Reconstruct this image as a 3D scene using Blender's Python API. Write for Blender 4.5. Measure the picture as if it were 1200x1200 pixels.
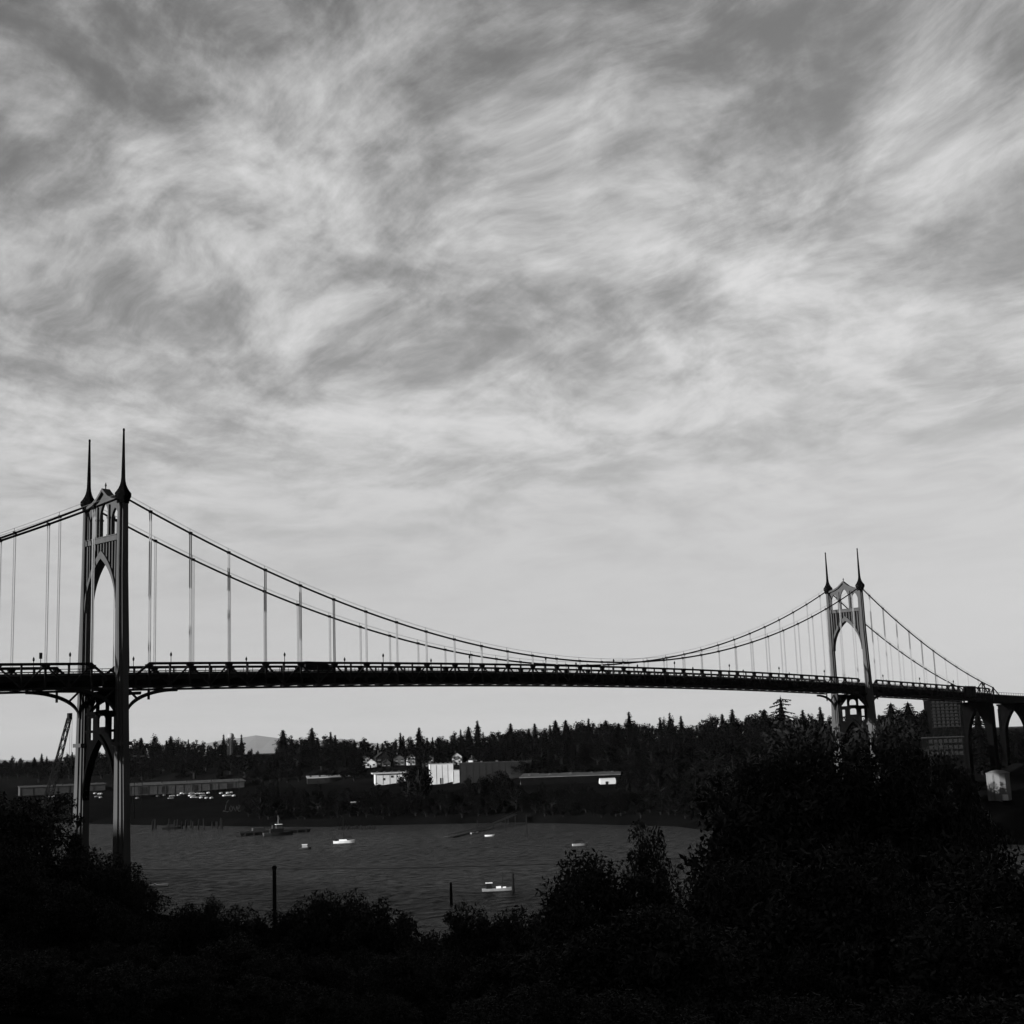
import bpy, bmesh, math, random
import numpy as np
from mathutils import Vector, Matrix

random.seed(7)
rng = np.random.default_rng(7)
for o in list(bpy.data.objects):
    bpy.data.objects.remove(o, do_unlink=True)
scene = bpy.context.scene
COL = scene.collection
R_ = math.radians

# ------------------------------------------------------------------ camera
CAM = np.array([-180.5131, -299.6665, 43.776])
FPX, YAW, PITCH, ROLL = 1607.1, 0.8346, 0.1677, -0.0357
_f = np.array([math.sin(YAW)*math.cos(PITCH), math.cos(YAW)*math.cos(PITCH), math.sin(PITCH)])
_r0 = np.array([math.cos(YAW), -math.sin(YAW), 0.0])
_u0 = np.cross(_r0, _f)
_r = math.cos(ROLL)*_r0 + math.sin(ROLL)*_u0
_u = -math.sin(ROLL)*_r0 + math.cos(ROLL)*_u0
cam = bpy.data.cameras.new('camera')
cam.sensor_fit = 'HORIZONTAL'
cam.sensor_width = 36
cam.lens = 36*FPX/1200
cam.clip_start = 0.5
cam.clip_end = 200000
cob = bpy.data.objects.new('camera', cam)
COL.objects.link(cob)
cob.matrix_world = Matrix(((_r[0], _u[0], -_f[0], CAM[0]), (_r[1], _u[1], -_f[1], CAM[1]),
                           (_r[2], _u[2], -_f[2], CAM[2]), (0, 0, 0, 1)))
scene.camera = cob

# ------------------------------------------------------------------ light
SUN_AZ = math.atan2(-0.97, 0.24)        # compass angle from +Y towards +X
SUN_EL = R_(11.5)
sdir = Vector((math.sin(SUN_AZ)*math.cos(SUN_EL), math.cos(SUN_AZ)*math.cos(SUN_EL), math.sin(SUN_EL)))
sun = bpy.data.lights.new('sun', 'SUN')
sun.energy = 5.0
sun.angle = R_(0.53)
sun.color = (1, 1, 1)
sob = bpy.data.objects.new('sun', sun)
COL.objects.link(sob)
sob.rotation_euler = sdir.to_track_quat('Z', 'Y').to_euler()
sob.location = sdir*300

w = bpy.data.worlds.new('World')
scene.world = w
w.use_nodes = True
nt = w.node_tree
nt.nodes.clear()


def N(t, **k):
    n = nt.nodes.new(t)
    for a, b in k.items():
        setattr(n, a, b)
    return n


def LK(a, b):
    nt.links.new(a, b)


def M(op, a, b=None, c=None, clamp=False):
    n = N('ShaderNodeMath', operation=op)
    n.use_clamp = clamp
    for i, q in enumerate((a, b, c)):
        if q is None:
            continue
        if isinstance(q, (int, float)):
            n.inputs[i].default_value = q
        else:
            LK(q, n.inputs[i])
    return n.outputs[0]


def smooth(v, a, b, lo=0.0, hi=1.0):
    n = N('ShaderNodeMapRange', interpolation_type='SMOOTHSTEP')
    LK(v, n.inputs['Value'])
    for i, q in zip(('From Min', 'From Max', 'To Min', 'To Max'), (a, b, lo, hi)):
        n.inputs[i].default_value = q
    return n.outputs['Result']


def noise(vec, scale, detail=8, rough=0.55, dist=0.0):
    n = N('ShaderNodeTexNoise')
    LK(vec, n.inputs['Vector'])
    n.inputs['Scale'].default_value = scale
    n.inputs['Detail'].default_value = detail
    n.inputs['Roughness'].default_value = rough
    n.inputs['Distortion'].default_value = dist
    return n.outputs['Fac'] if 'Fac' in n.outputs else n.outputs[0]


def comb(x, y, z):
    n = N('ShaderNodeCombineXYZ')
    for i, q in enumerate((x, y, z)):
        if isinstance(q, (int, float)):
            n.inputs[i].default_value = q
        else:
            LK(q, n.inputs[i])
    return n.outputs[0]


sky = N('ShaderNodeTexSky', sky_type='NISHITA')
sky.sun_disc = False
sky.sun_elevation = SUN_EL
sky.sun_rotation = SUN_AZ
sky.altitude = 50
sky.air_density = 1.0
sky.dust_density = 1.5
sky.ozone_density = 1.0
bw = N('ShaderNodeRGBToBW')
LK(sky.outputs[0], bw.inputs[0])
tc = N('ShaderNodeTexCoord')
sx = N('ShaderNodeSeparateXYZ')
LK(tc.outputs['Generated'], sx.inputs[0])
X, Y, Z = sx.outputs
# clouds live on a high flat layer: direction -> point on the layer
zc = M('ADD', M('MAXIMUM', Z, 0.0), 0.07)
lx, ly = M('DIVIDE', X, zc), M('DIVIDE', Y, zc)
ca, sa = math.cos(R_(90)-YAW-R_(2)), math.sin(R_(90)-YAW-R_(2))
al = M('ADD', M('MULTIPLY', lx, ca), M('MULTIPLY', ly, sa))          # along the streaks
ac = M('SUBTRACT', M('MULTIPLY', ly, ca), M('MULTIPLY', lx, sa))     # across them
wn = comb(M('MULTIPLY', al, 0.6), ac, 3.1)
wa = M('MULTIPLY', M('SUBTRACT', noise(wn, 0.9, 3, 0.5), 0.5), 0.9)
wb = M('MULTIPLY', M('SUBTRACT', noise(comb(M('MULTIPLY', al, 0.6), ac, 9.7), 0.9, 3, 0.5), 0.5), 0.9)
al2, ac2 = M('ADD', al, wa), M('ADD', ac, wb)
big = noise(comb(M('MULTIPLY', al2, 0.95), ac2, 23.3), 2.0, 4, 0.52)
mid = noise(comb(M('MULTIPLY', al2, 0.75), ac2, 5.2), 5.5, 7, 0.62)
# thin wisps drawn out by the wind, slightly off the line of sight
wx = M('ADD', M('MULTIPLY', al2, 0.80), M('MULTIPLY', ac2, 0.60))
wy = M('SUBTRACT', M('MULTIPLY', ac2, 0.80), M('MULTIPLY', al2, 0.60))
fine = noise(comb(M('MULTIPLY', wx, 0.28), wy, 8.4), 15.0, 8, 0.70)
dens = M('ADD', M('ADD', M('MULTIPLY', big, 0.62), M('MULTIPLY', mid, 0.56)), M('MULTIPLY', fine, 0.21))
low = smooth(Z, 0.10, 0.42, 0.09, -0.01)      # the layer closes up towards the horizon
cloud = smooth(M('ADD', dens, low), 0.53, 0.955)
fade = smooth(Z, 0.07, 0.30, 0.06, 1.0)        # detail merges with distance
cl = M('ADD', M('MULTIPLY', cloud, fade), M('MULTIPLY', M('SUBTRACT', 1.0, fade), 0.44))
base = M('MULTIPLY', bw.outputs[0], 0.45)
CLOUD = 3.05
val = M('ADD', M('MULTIPLY', base, M('SUBTRACT', 1.0, cl)), M('MULTIPLY', cl, CLOUD))
bg = N('ShaderNodeBackground')
LK(val, bg.inputs['Color'])
bg.inputs['Strength'].default_value = 0.06
wo = N('ShaderNodeOutputWorld')
LK(bg.outputs[0], wo.inputs['Surface'])

vs = scene.view_settings
vs.view_transform = 'Standard'
vs.look = 'None'
vs.gamma = 1
vs.exposure = 2.0
vs.use_curve_mapping = False
scene.render.resolution_x = scene.render.resolution_y = 1024
scene.cycles.max_bounces = 4

# ------------------------------------------------------------------ materials


def mat(name, g, rough=0.7, var=0.25, scale=0.5, bump=0.0, metal=0.0, spec=0.04, stretch=(1, 1, 1), streak=0.0):
    m = bpy.data.materials.new(name)
    m.use_nodes = True
    t = m.node_tree
    b = t.nodes['Principled BSDF']
    b.inputs['Roughness'].default_value = rough
    b.inputs['Metallic'].default_value = metal
    b.inputs['Specular IOR Level'].default_value = spec
    c = t.nodes.new('ShaderNodeTexCoord')
    mp = t.nodes.new('ShaderNodeMapping')
    mp.inputs['Scale'].default_value = stretch
    t.links.new(c.outputs['Object'], mp.inputs[0])
    n = t.nodes.new('ShaderNodeTexNoise')
    n.inputs['Scale'].default_value = scale
    n.inputs['Detail'].default_value = 6
    n.inputs['Roughness'].default_value = 0.65
    t.links.new(mp.outputs[0], n.inputs['Vector'])
    r = t.nodes.new('ShaderNodeValToRGB')
    e = r.color_ramp.elements
    e[0].position, e[1].position = 0.3, 0.7
    lo, hi = g*(1-var), min(1, g*(1+var))
    e[0].color = (lo, lo, lo, 1)
    e[1].color = (hi, hi, hi, 1)
    t.links.new(n.outputs[0], r.inputs[0])
    t.links.new(r.outputs[0], b.inputs['Base Color'])
    if bump:
        bp = t.nodes.new('ShaderNodeBump')
        bp.inputs['Strength'].default_value = bump
        t.links.new(n.outputs[0], bp.inputs['Height'])
        t.links.new(bp.outputs[0], b.inputs['Normal'])
    return m


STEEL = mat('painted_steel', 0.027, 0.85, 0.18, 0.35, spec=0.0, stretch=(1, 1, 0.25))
STEELB = mat('black_steel', 0.0013, 0.9, 0.2, 0.4, spec=0.0)  # darkest steel grey, for spires, lower portal and yard masts
STEELD = mat('dark_steel', 0.006, 0.85, 0.2, 0.4, spec=0.0)
ROPE = mat('wire_rope', 0.13, 0.8, 0.1, 1.0, spec=0.0)
CABLE = mat('cable_wrap', 0.006, 0.8, 0.15, 0.5, spec=0.0)
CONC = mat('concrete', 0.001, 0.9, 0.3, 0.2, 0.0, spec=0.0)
ASPH = mat('asphalt', 0.02, 0.9, 0.2, 1.0, spec=0.1)
EARTH = mat('earth', 0.002, 1.0, 0.5, 0.05, 0.3, spec=0.0)
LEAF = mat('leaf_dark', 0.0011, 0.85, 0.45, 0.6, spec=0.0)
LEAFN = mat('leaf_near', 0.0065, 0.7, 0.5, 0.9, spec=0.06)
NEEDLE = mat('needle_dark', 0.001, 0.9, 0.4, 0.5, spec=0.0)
BARK = mat('bark', 0.0035, 0.9, 0.4, 3, 0.4, spec=0.05)
WOOD = mat('weathered_wood', 0.003, 0.9, 0.4, 2, 0.3, spec=0.05)
WHITE = mat('white_paint', 0.40, 0.5, 0.06, 0.6)
OFFW = mat('offwhite_wall', 0.19, 0.8, 0.12, 0.25)
PALE = mat('pale_metal', 0.13, 0.55, 0.2, 0.3)
GREY = mat('grey_wall', 0.022, 0.85, 0.2, 0.2)
DGREY = mat('dark_wall', 0.0045, 0.85, 0.25, 0.2)
GLASS = mat('dark_glass', 0.008, 0.2, 0.2, 1, spec=0.15)
BLACK = mat('black_rubber', 0.015, 0.8, 0.2, 1, spec=0.1)
ROOF = mat('dark_roof', 0.008, 0.9, 0.3, 0.6)
ROCK = mat('hill_forest', 0.03, 1.0, 0.3, 0.001)
TANK = mat('shade_grey_tank', 0.055, 0.8, 0.1, 0.2, spec=0.0)  # white tank's colour greyed to carry the shade it stands in
DARKW = mat('darkened_wall', 0.0015, 0.9, 0.3, 0.4, spec=0.0)  # near-black wall; on the apartment and brick blocks shade is put into this colour
ROOFP = mat('weathered_roof', 0.035, 0.9, 0.3, 0.3, spec=0.0)
LETTER = mat('faded_paint', 0.015, 0.9, 0.2, 1)


def water_mat():
    m = bpy.data.materials.new('river_water')
    m.use_nodes = True
    t = m.node_tree
    t.nodes.clear()
    out = t.nodes.new('ShaderNodeOutputMaterial')
    df = t.nodes.new('ShaderNodeBsdfDiffuse')
    df.inputs['Color'].default_value = (0.006, 0.006, 0.006, 1)
    b = t.nodes.new('ShaderNodeBsdfGlossy')
    mx = t.nodes.new('ShaderNodeMixShader')
    mx.inputs[0].default_value = 0.062
    c = t.nodes.new('ShaderNodeTexCoord')
    hs = []
    for sc, st, ang in ((0.26, (0.75, 1, 1), 42), (0.09, (0.6, 1, 1), 52), (0.012, (0.25, 1, 1), 45)):
        mp = t.nodes.new('ShaderNodeMapping')
        mp.inputs['Scale'].default_value = st
        mp.inputs['Rotation'].default_value = (0, 0, R_(ang))
        t.links.new(c.outputs['Object'], mp.inputs[0])
        n = t.nodes.new('ShaderNodeTexNoise')
        n.inputs['Scale'].default_value = sc
        n.inputs['Detail'].default_value = 5
        n.inputs['Roughness'].default_value = 0.6
        t.links.new(mp.outputs[0], n.inputs['Vector'])
        hs.append(n.outputs[0])
    prev = None
    for h, (s, d) in zip(hs[:2], ((1.0, 1.6), (0.9, 3.5))):
        bp = t.nodes.new('ShaderNodeBump')
        bp.inputs['Strength'].default_value = s
        bp.inputs['Distance'].default_value = d
        t.links.new(h, bp.inputs['Height'])
        if prev:
            t.links.new(prev, bp.inputs['Normal'])
        prev = bp.outputs[0]
    t.links.new(prev, b.inputs['Normal'])
    fr = t.nodes.new('ShaderNodeFresnel')
    fr.inputs['IOR'].default_value = 1.33
    t.links.new(prev, fr.inputs['Normal'])
    band = t.nodes.new('ShaderNodeMapRange')
    band.inputs['From Min'].default_value = 0.35
    band.inputs['From Max'].default_value = 0.65
    band.inputs['To Min'].default_value = 0.115
    band.inputs['To Max'].default_value = 0.20
    t.links.new(hs[2], band.inputs[0])
    fm = t.nodes.new('ShaderNodeMath')
    fm.operation = 'MULTIPLY'
    t.links.new(fr.outputs[0], fm.inputs[0])
    rip = t.nodes.new('ShaderNodeMapRange')
    rip.inputs['From Min'].default_value = 0.3
    rip.inputs['From Max'].default_value = 0.7
    rip.inputs['To Min'].default_value = 0.25
    rip.inputs['To Max'].default_value = 2.7
    t.links.new(hs[0], rip.inputs[0])
    rm = t.nodes.new('ShaderNodeMath')
    rm.operation = 'MULTIPLY'
    t.links.new(band.outputs[0], rm.inputs[0])
    t.links.new(rip.outputs[0], rm.inputs[1])
    t.links.new(rm.outputs[0], fm.inputs[1])
    t.links.new(fm.outputs[0], mx.inputs[0])
    b.inputs['Roughness'].default_value = 0.22
    t.links.new(df.outputs[0], mx.inputs[1])
    t.links.new(b.outputs[0], mx.inputs[2])
    t.links.new(mx.outputs[0], out.inputs[0])
    return m


WATER = water_mat()

# ------------------------------------------------------------------ helpers


def tag(o, label=None, cat=None, group=None, kind=None):
    if label:
        o['label'] = label
    if cat:
        o['category'] = cat
    if group:
        o['group'] = group
    if kind:
        o['kind'] = kind
    return o


def empty(name, loc=(0, 0, 0), rz=0.0, label=None, cat=None, group=None):
    o = bpy.data.objects.new(name, None)
    COL.objects.link(o)
    o.location = loc
    o.rotation_euler = (0, 0, rz)
    o.empty_display_size = 0.2
    return tag(o, label, cat, group)


def link(name, me, parent=None, loc=None, m=None):
    o = bpy.data.objects.new(name, me)
    COL.objects.link(o)
    if parent:
        o.parent = parent
    if loc is not None:
        o.location = loc
    if m and not me.materials:
        me.materials.append(m)
    return o


class MB:
    def __init__(s):
        s.v, s.f = [], []

    def add(s, v, f):
        n = len(s.v)
        s.v += [tuple(p) for p in v]
        s.f += [tuple(i+n for i in q) for q in f]
        return s

    def box(s, c, d, rz=0.0):
        x, y, z = (q/2 for q in d)
        cs, sn = math.cos(rz), math.sin(rz)
        P = []
        for k in (-z, z):
            for a, b in ((-x, -y), (x, -y), (x, y), (-x, y)):
                P.append((c[0]+a*cs-b*sn, c[1]+a*sn+b*cs, c[2]+k))
        return s.add(P, [(3, 2, 1, 0), (4, 5, 6, 7), (0, 1, 5, 4), (1, 2, 6, 5), (2, 3, 7, 6), (3, 0, 4, 7)])

    def bar(s, p, q, wd, h=None, up=(0, 0, 1)):
        h = h or wd
        p, q = Vector(p), Vector(q)
        d = (q-p).normalized()
        up = Vector(up)
        if abs(d.dot(up)) > 0.98:
            up = Vector((1, 0, 0))
        a = d.cross(up).normalized()
        b = a.cross(d)
        a, b = a*wd/2, b*h/2
        P = [e+i*a+j*b for e in (p, q) for i, j in ((-1, -1), (1, -1), (1, 1), (-1, 1))]
        return s.add(P, [(0, 1, 2, 3), (7, 6, 5, 4), (0, 4, 5, 1), (1, 5, 6, 2), (2, 6, 7, 3), (3, 7, 4, 0)])

    def tube(s, pts, r, seg=6):
        pts = [Vector(p) for p in pts]
        rs = r if isinstance(r, (list, tuple)) else [r]*len(pts)
        P, F = [], []
        for i, p in enumerate(pts):
            d = (pts[min(i+1, len(pts)-1)]-pts[max(i-1, 0)]).normalized()
            up = Vector((0, 0, 1)) if abs(d.z) < 0.95 else Vector((1, 0, 0))
            a = d.cross(up).normalized()
            b = a.cross(d)
            for k in range(seg):
                t = 2*math.pi*k/seg
                P.append(p+rs[i]*(math.cos(t)*a+math.sin(t)*b))
        for i in range(len(pts)-1):
            for k in range(seg):
                k2 = (k+1) % seg
                F.append((i*seg+k, i*seg+k2, (i+1)*seg+k2, (i+1)*seg+k))
        F.append(tuple(range(seg))[::-1])
        F.append(tuple(range((len(pts)-1)*seg, len(pts)*seg)))
        return s.add(P, F)

    def lathe(s, prof, seg=8, c=(0, 0, 0), rot=0.0):
        P, F = [], []
        for r, z in prof:
            for k in range(seg):
                t = 2*math.pi*k/seg+rot
                P.append((c[0]+r*math.cos(t), c[1]+r*math.sin(t), c[2]+z))
        n = len(prof)
        for i in range(n-1):
            for k in range(seg):
                k2 = (k+1) % seg
                F.append((i*seg+k, i*seg+k2, (i+1)*seg+k2, (i+1)*seg+k))
        F.append(tuple(range(seg))[::-1])
        F.append(tuple(range((n-1)*seg, n*seg)))
        return s.add(P, F)

    def loft(s, rings, cap=True):
        n = len(rings[0])
        P = [p for r in rings for p in r]
        F = []
        for i in range(len(rings)-1):
            for k in range(n):
                k2 = (k+1) % n
                F.append((i*n+k, i*n+k2, (i+1)*n+k2, (i+1)*n+k))
        if cap:
            F.append(tuple(range(n))[::-1])
            F.append(tuple(range((len(rings)-1)*n, len(rings)*n)))
        return s.add(P, F)

    def band(s, c0, c1, axis, lo, hi):
        """strip between two matching polylines given as (a,z); axis 'x' extrudes along x (a=y), 'y' along y (a=x)"""
        def p3(a, z, e):
            return (e, a, z) if axis == 'x' else (a, e, z)
        for i in range(len(c0)-1):
            q = [c0[i], c0[i+1], c1[i+1], c1[i]]
            P = [p3(a, z, lo) for a, z in q]+[p3(a, z, hi) for a, z in q]
            s.add(P, [(0, 1, 2, 3), (7, 6, 5, 4), (0, 4, 5, 1), (1, 5, 6, 2), (2, 6, 7, 3), (3, 7, 4, 0)])
        return s

    def mesh(s, name, m=None, smooth_=False):
        me = bpy.data.meshes.new(name)
        me.from_pydata(s.v, [], s.f)
        bm = bmesh.new()
        bm.from_mesh(me)
        bmesh.ops.recalc_face_normals(bm, faces=bm.faces)
        bm.to_mesh(me)
        bm.free()
        if m:
            me.materials.append(m)
        if smooth_:
            for p in me.polygons:
                p.use_smooth = True
        return me

    def build(s, name, m, parent=None, loc=None, smooth_=False):
        return link(name, s.mesh(name, m, smooth_), parent, loc)


def panel_mesh(name, outer, holes, x0, x1, m):
    """flat plate in the y-z plane with holes, extruded along x"""
    cu = bpy.data.curves.new(name, 'CURVE')
    cu.dimensions = '2D'
    cu.fill_mode = 'BOTH'
    cu.extrude = (x1-x0)/2
    for poly in [outer]+holes:
        sp = cu.splines.new('POLY')
        sp.points.add(len(poly)-1)
        for p, (a, b) in zip(sp.points, poly):
            p.co = (a, b, 0, 1)
        sp.use_cyclic_u = True
    o = bpy.data.objects.new(name, cu)
    COL.objects.link(o)
    dg = bpy.context.evaluated_depsgraph_get()
    me = bpy.data.meshes.new_from_object(o.evaluated_get(dg))
    bpy.data.objects.remove(o, do_unlink=True)
    xm = (x0+x1)/2
    me.transform(Matrix(((0, 0, 1, xm), (1, 0, 0, 0), (0, 1, 0, 0), (0, 0, 0, 1))))
    me.materials.clear()
    me.materials.append(m)
    me.name = name
    return me


def copy_tree(o, parent=None):
    c = o.copy()
    COL.objects.link(c)
    if parent:
        c.parent = parent
        c.matrix_parent_inverse = o.matrix_parent_inverse.copy()
    for ch in list(o.children):
        copy_tree(ch, c)
    return c


def ray(u, v):
    return _f+(u-600)/FPX*_r-(v-600)/FPX*_u


def at_z(u, v, z):
    d = ray(u, v)
    return Vector(CAM+(z-CAM[2])/d[2]*d)


def at_d(u, v, dist):
    d = ray(u, v)
    return Vector(CAM+d*dist/math.hypot(d[0], d[1]))


# ------------------------------------------------------------------ terrain
SH_Y = [-4000, -100, 20, 60, 120, 240, 300, 345, 420, 520, 800, 4000]
SH_X = [335, 335, 345, 360, 398, 410, 378, 350, 342, 336, 340, 340]
FT = [-60, -6, 0, 8, 60, 120, 175, 215, 300, 1000, 2e5]
FZ = [-5, -1.0, 0, 3.0, 9, 14.5, 18, 29, 35, 37, 37]
NS = [-60, -6, 0, 12, 60, 110, 150, 200, 226, 262, 400, 540, 3000, 2e5]
NZ = [-5, -1.0, 0, 4, 8, 14, 23.5, 37, 42.2, 46, 92, 132, 134, 134]  # unseen ridge behind the viewpoint, its height shaped to shade the near slope
NEARX = 38.0


def height(x, y):
    x, y = np.asarray(x, float), np.asarray(y, float)
    hf = np.interp(x-np.interp(y, SH_Y, SH_X), FT, FZ)
    hn = np.interp(NEARX+6*np.sin(y/70)-x, NS, NZ)
    h = np.where(x > 190, hf, hn)
    a = np.clip((h-3)/10, 0, 1)*0.6
    return h+a*(np.sin(x/23+1)*np.cos(y/31)+0.5*np.sin(x/9+y/13))


def gz(x, y):
    return float(height(x, y))


def hit(u, v, s0=500.0):
    """where the line of sight through a picture point meets the ground"""
    d = ray(u, v)
    d = d/math.hypot(d[0], d[1])
    s = s0
    while s < 2600:
        p = CAM+d*s
        if p[2] <= gz(p[0], p[1]):
            break
        s += 3
    return Vector((float(p[0]), float(p[1]), gz(p[0], p[1]))), s


def axis(lo, hi, step, far):
    a = list(np.arange(lo, hi+1, step))
    s = step
    p, q = a[0], a[-1]
    L, Rr = [], []
    while q < far:
        s *= 1.35
        q += s
        p -= s
        L.append(p)
        Rr.append(q)
    return np.array(L[::-1]+a+Rr)


gx, gy = axis(-330, 900, 8, 100000), axis(-520, 1100, 9, 100000)
GX, GY = np.meshgrid(gx, gy, indexing='ij')
GZ = height(GX, GY)
nx, ny = len(gx), len(gy)
idx = np.arange(nx*ny).reshape(nx, ny)
q = np.stack([idx[:-1, :-1], idx[1:, :-1], idx[1:, 1:], idx[:-1, 1:]], -1).reshape(-1, 4)
me = bpy.data.meshes.new('ground')
me.from_pydata(np.stack([GX, GY, GZ], -1).reshape(-1, 3).tolist(), [], q.tolist())
me.materials.append(EARTH)
for p in me.polygons:
    p.use_smooth = True
tag(link('ground', me), kind='structure')
tag(MB().add([(-20, -9000, 0), (480, -9000, 0), (480, 9000, 0), (-20, 9000, 0)], [(0, 1, 2, 3)]).build('river', WATER), kind='structure')

# distant hills
hm = MB()
pts = []
prof_u = np.linspace(-700, 1900, 131)
hill_v = np.interp(prof_u, [-700, -100, 60, 200, 300, 330, 410, 480, 560, 628, 645, 690, 735, 800, 935, 1000, 1300, 1900],
                   [890, 890, 890, 874, 863, 865, 868, 874, 868, 853, 856, 851, 850, 856, 848, 856, 852, 842])
front, top, back = [], [], []
for u, v in zip(prof_u, hill_v):
    v = v+1.2*math.sin(u/17)+0.8*math.sin(u/7.3)
    p = at_d(u, v, 80000)
    front.append((p.x*0.9, p.y*0.9, 20))
    top.append(tuple(p))
    back.append((p.x*1.1, p.y*1.1, 20))
n = len(top)
hm.add(front+top+back, [(i, i+1, n+i+1, n+i) for i in range(n-1)]+[(n+i, n+i+1, 2*n+i+1, 2*n+i) for i in range(n-1)])
tag(hm.build('hills', ROCK), kind='structure')

# ------------------------------------------------------------------ suspension bridge
SPAN, SIDE, W = 368.0, 130.0, 7.925
PAN, OFF = 11.746, 7.81


def ztop(x):
    if 0 <= x <= SPAN:
        return 66.4+2.42*(1-(2*x/SPAN-1)**2)
    d = -x if x < 0 else x-SPAN
    return 66.4-0.026*d


def zcable(x):
    if 0 <= x <= SPAN:
        return 106.9-36.8*(1-(2*x/SPAN-1)**2)
    d = -x if x < 0 else x-SPAN
    return 106.9-(43.4/130)*d-4*4.4*d*(130-d)/130**2


bridge = empty('suspension_bridge', (0, 0, 0), 0,
               'long steel suspension bridge with two gothic spired towers across the river', 'bridge')


def gothic(half, zs, za, n=12, rev=False):
    """pointed arch from (-half,zs) over (0,za) to (half,zs)"""
    h = za-zs
    c = (h*h-half*half)/(2*half)
    Rr = half+c
    t1 = math.asin(min(1, h/Rr))
    L = [(c-Rr*math.cos(t1*i/n), zs+Rr*math.sin(t1*i/n)) for i in range(n+1)]
    return L+[(-a, z) for a, z in L[-2::-1]]


def lancet(yc, half, z0, zs, za):
    return [(yc-half, z0)]+[(yc+a, z) for a, z in gothic(half, zs, za, 7)]+[(yc+half, z0)]


ZST = [4, 30, 50, 58, 63.9, 64.1, 75, 88, 97, 106.6]


def leg_dims(z):
    inner = 7.0
    outer = np.interp(z, [4, 30, 50, 72, 88, 106.6], [11.8, 11.1, 10.4, 9.5, 9.0, 8.85])
    hx = np.interp(z, [4, 30, 75, 106.6], [1.9, 1.65, 1.45, 1.2])
    return inner, float(outer), float(hx)


def leg_ring(z, sgn, gxo=0.0):
    i, o, hx = leg_dims(z)
    yc, hy = (i+o)/2, (o-i)/2
    # cross-shaped plan: a body with a projecting rib on every side
    dy = 0.40
    dx = 0.42 if z < 64 else 0.05
    bx_, by_ = hx-dx, hy-dy
    rx, ry = 0.46*hx, 0.36*hy
    P = [(-bx_, -by_), (-rx, -by_), (-rx, -hy), (rx, -hy), (rx, -by_), (bx_, -by_), (bx_, -ry), (hx, -ry), (hx, ry), (bx_, ry),
         (bx_, by_), (rx, by_), (rx, hy), (-rx, hy), (-rx, by_), (-bx_, by_), (-bx_, ry), (-hx, ry), (-hx, -ry), (-bx_, -ry)]
    return [(a, sgn*yc+b, z) for a, b in P]


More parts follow.
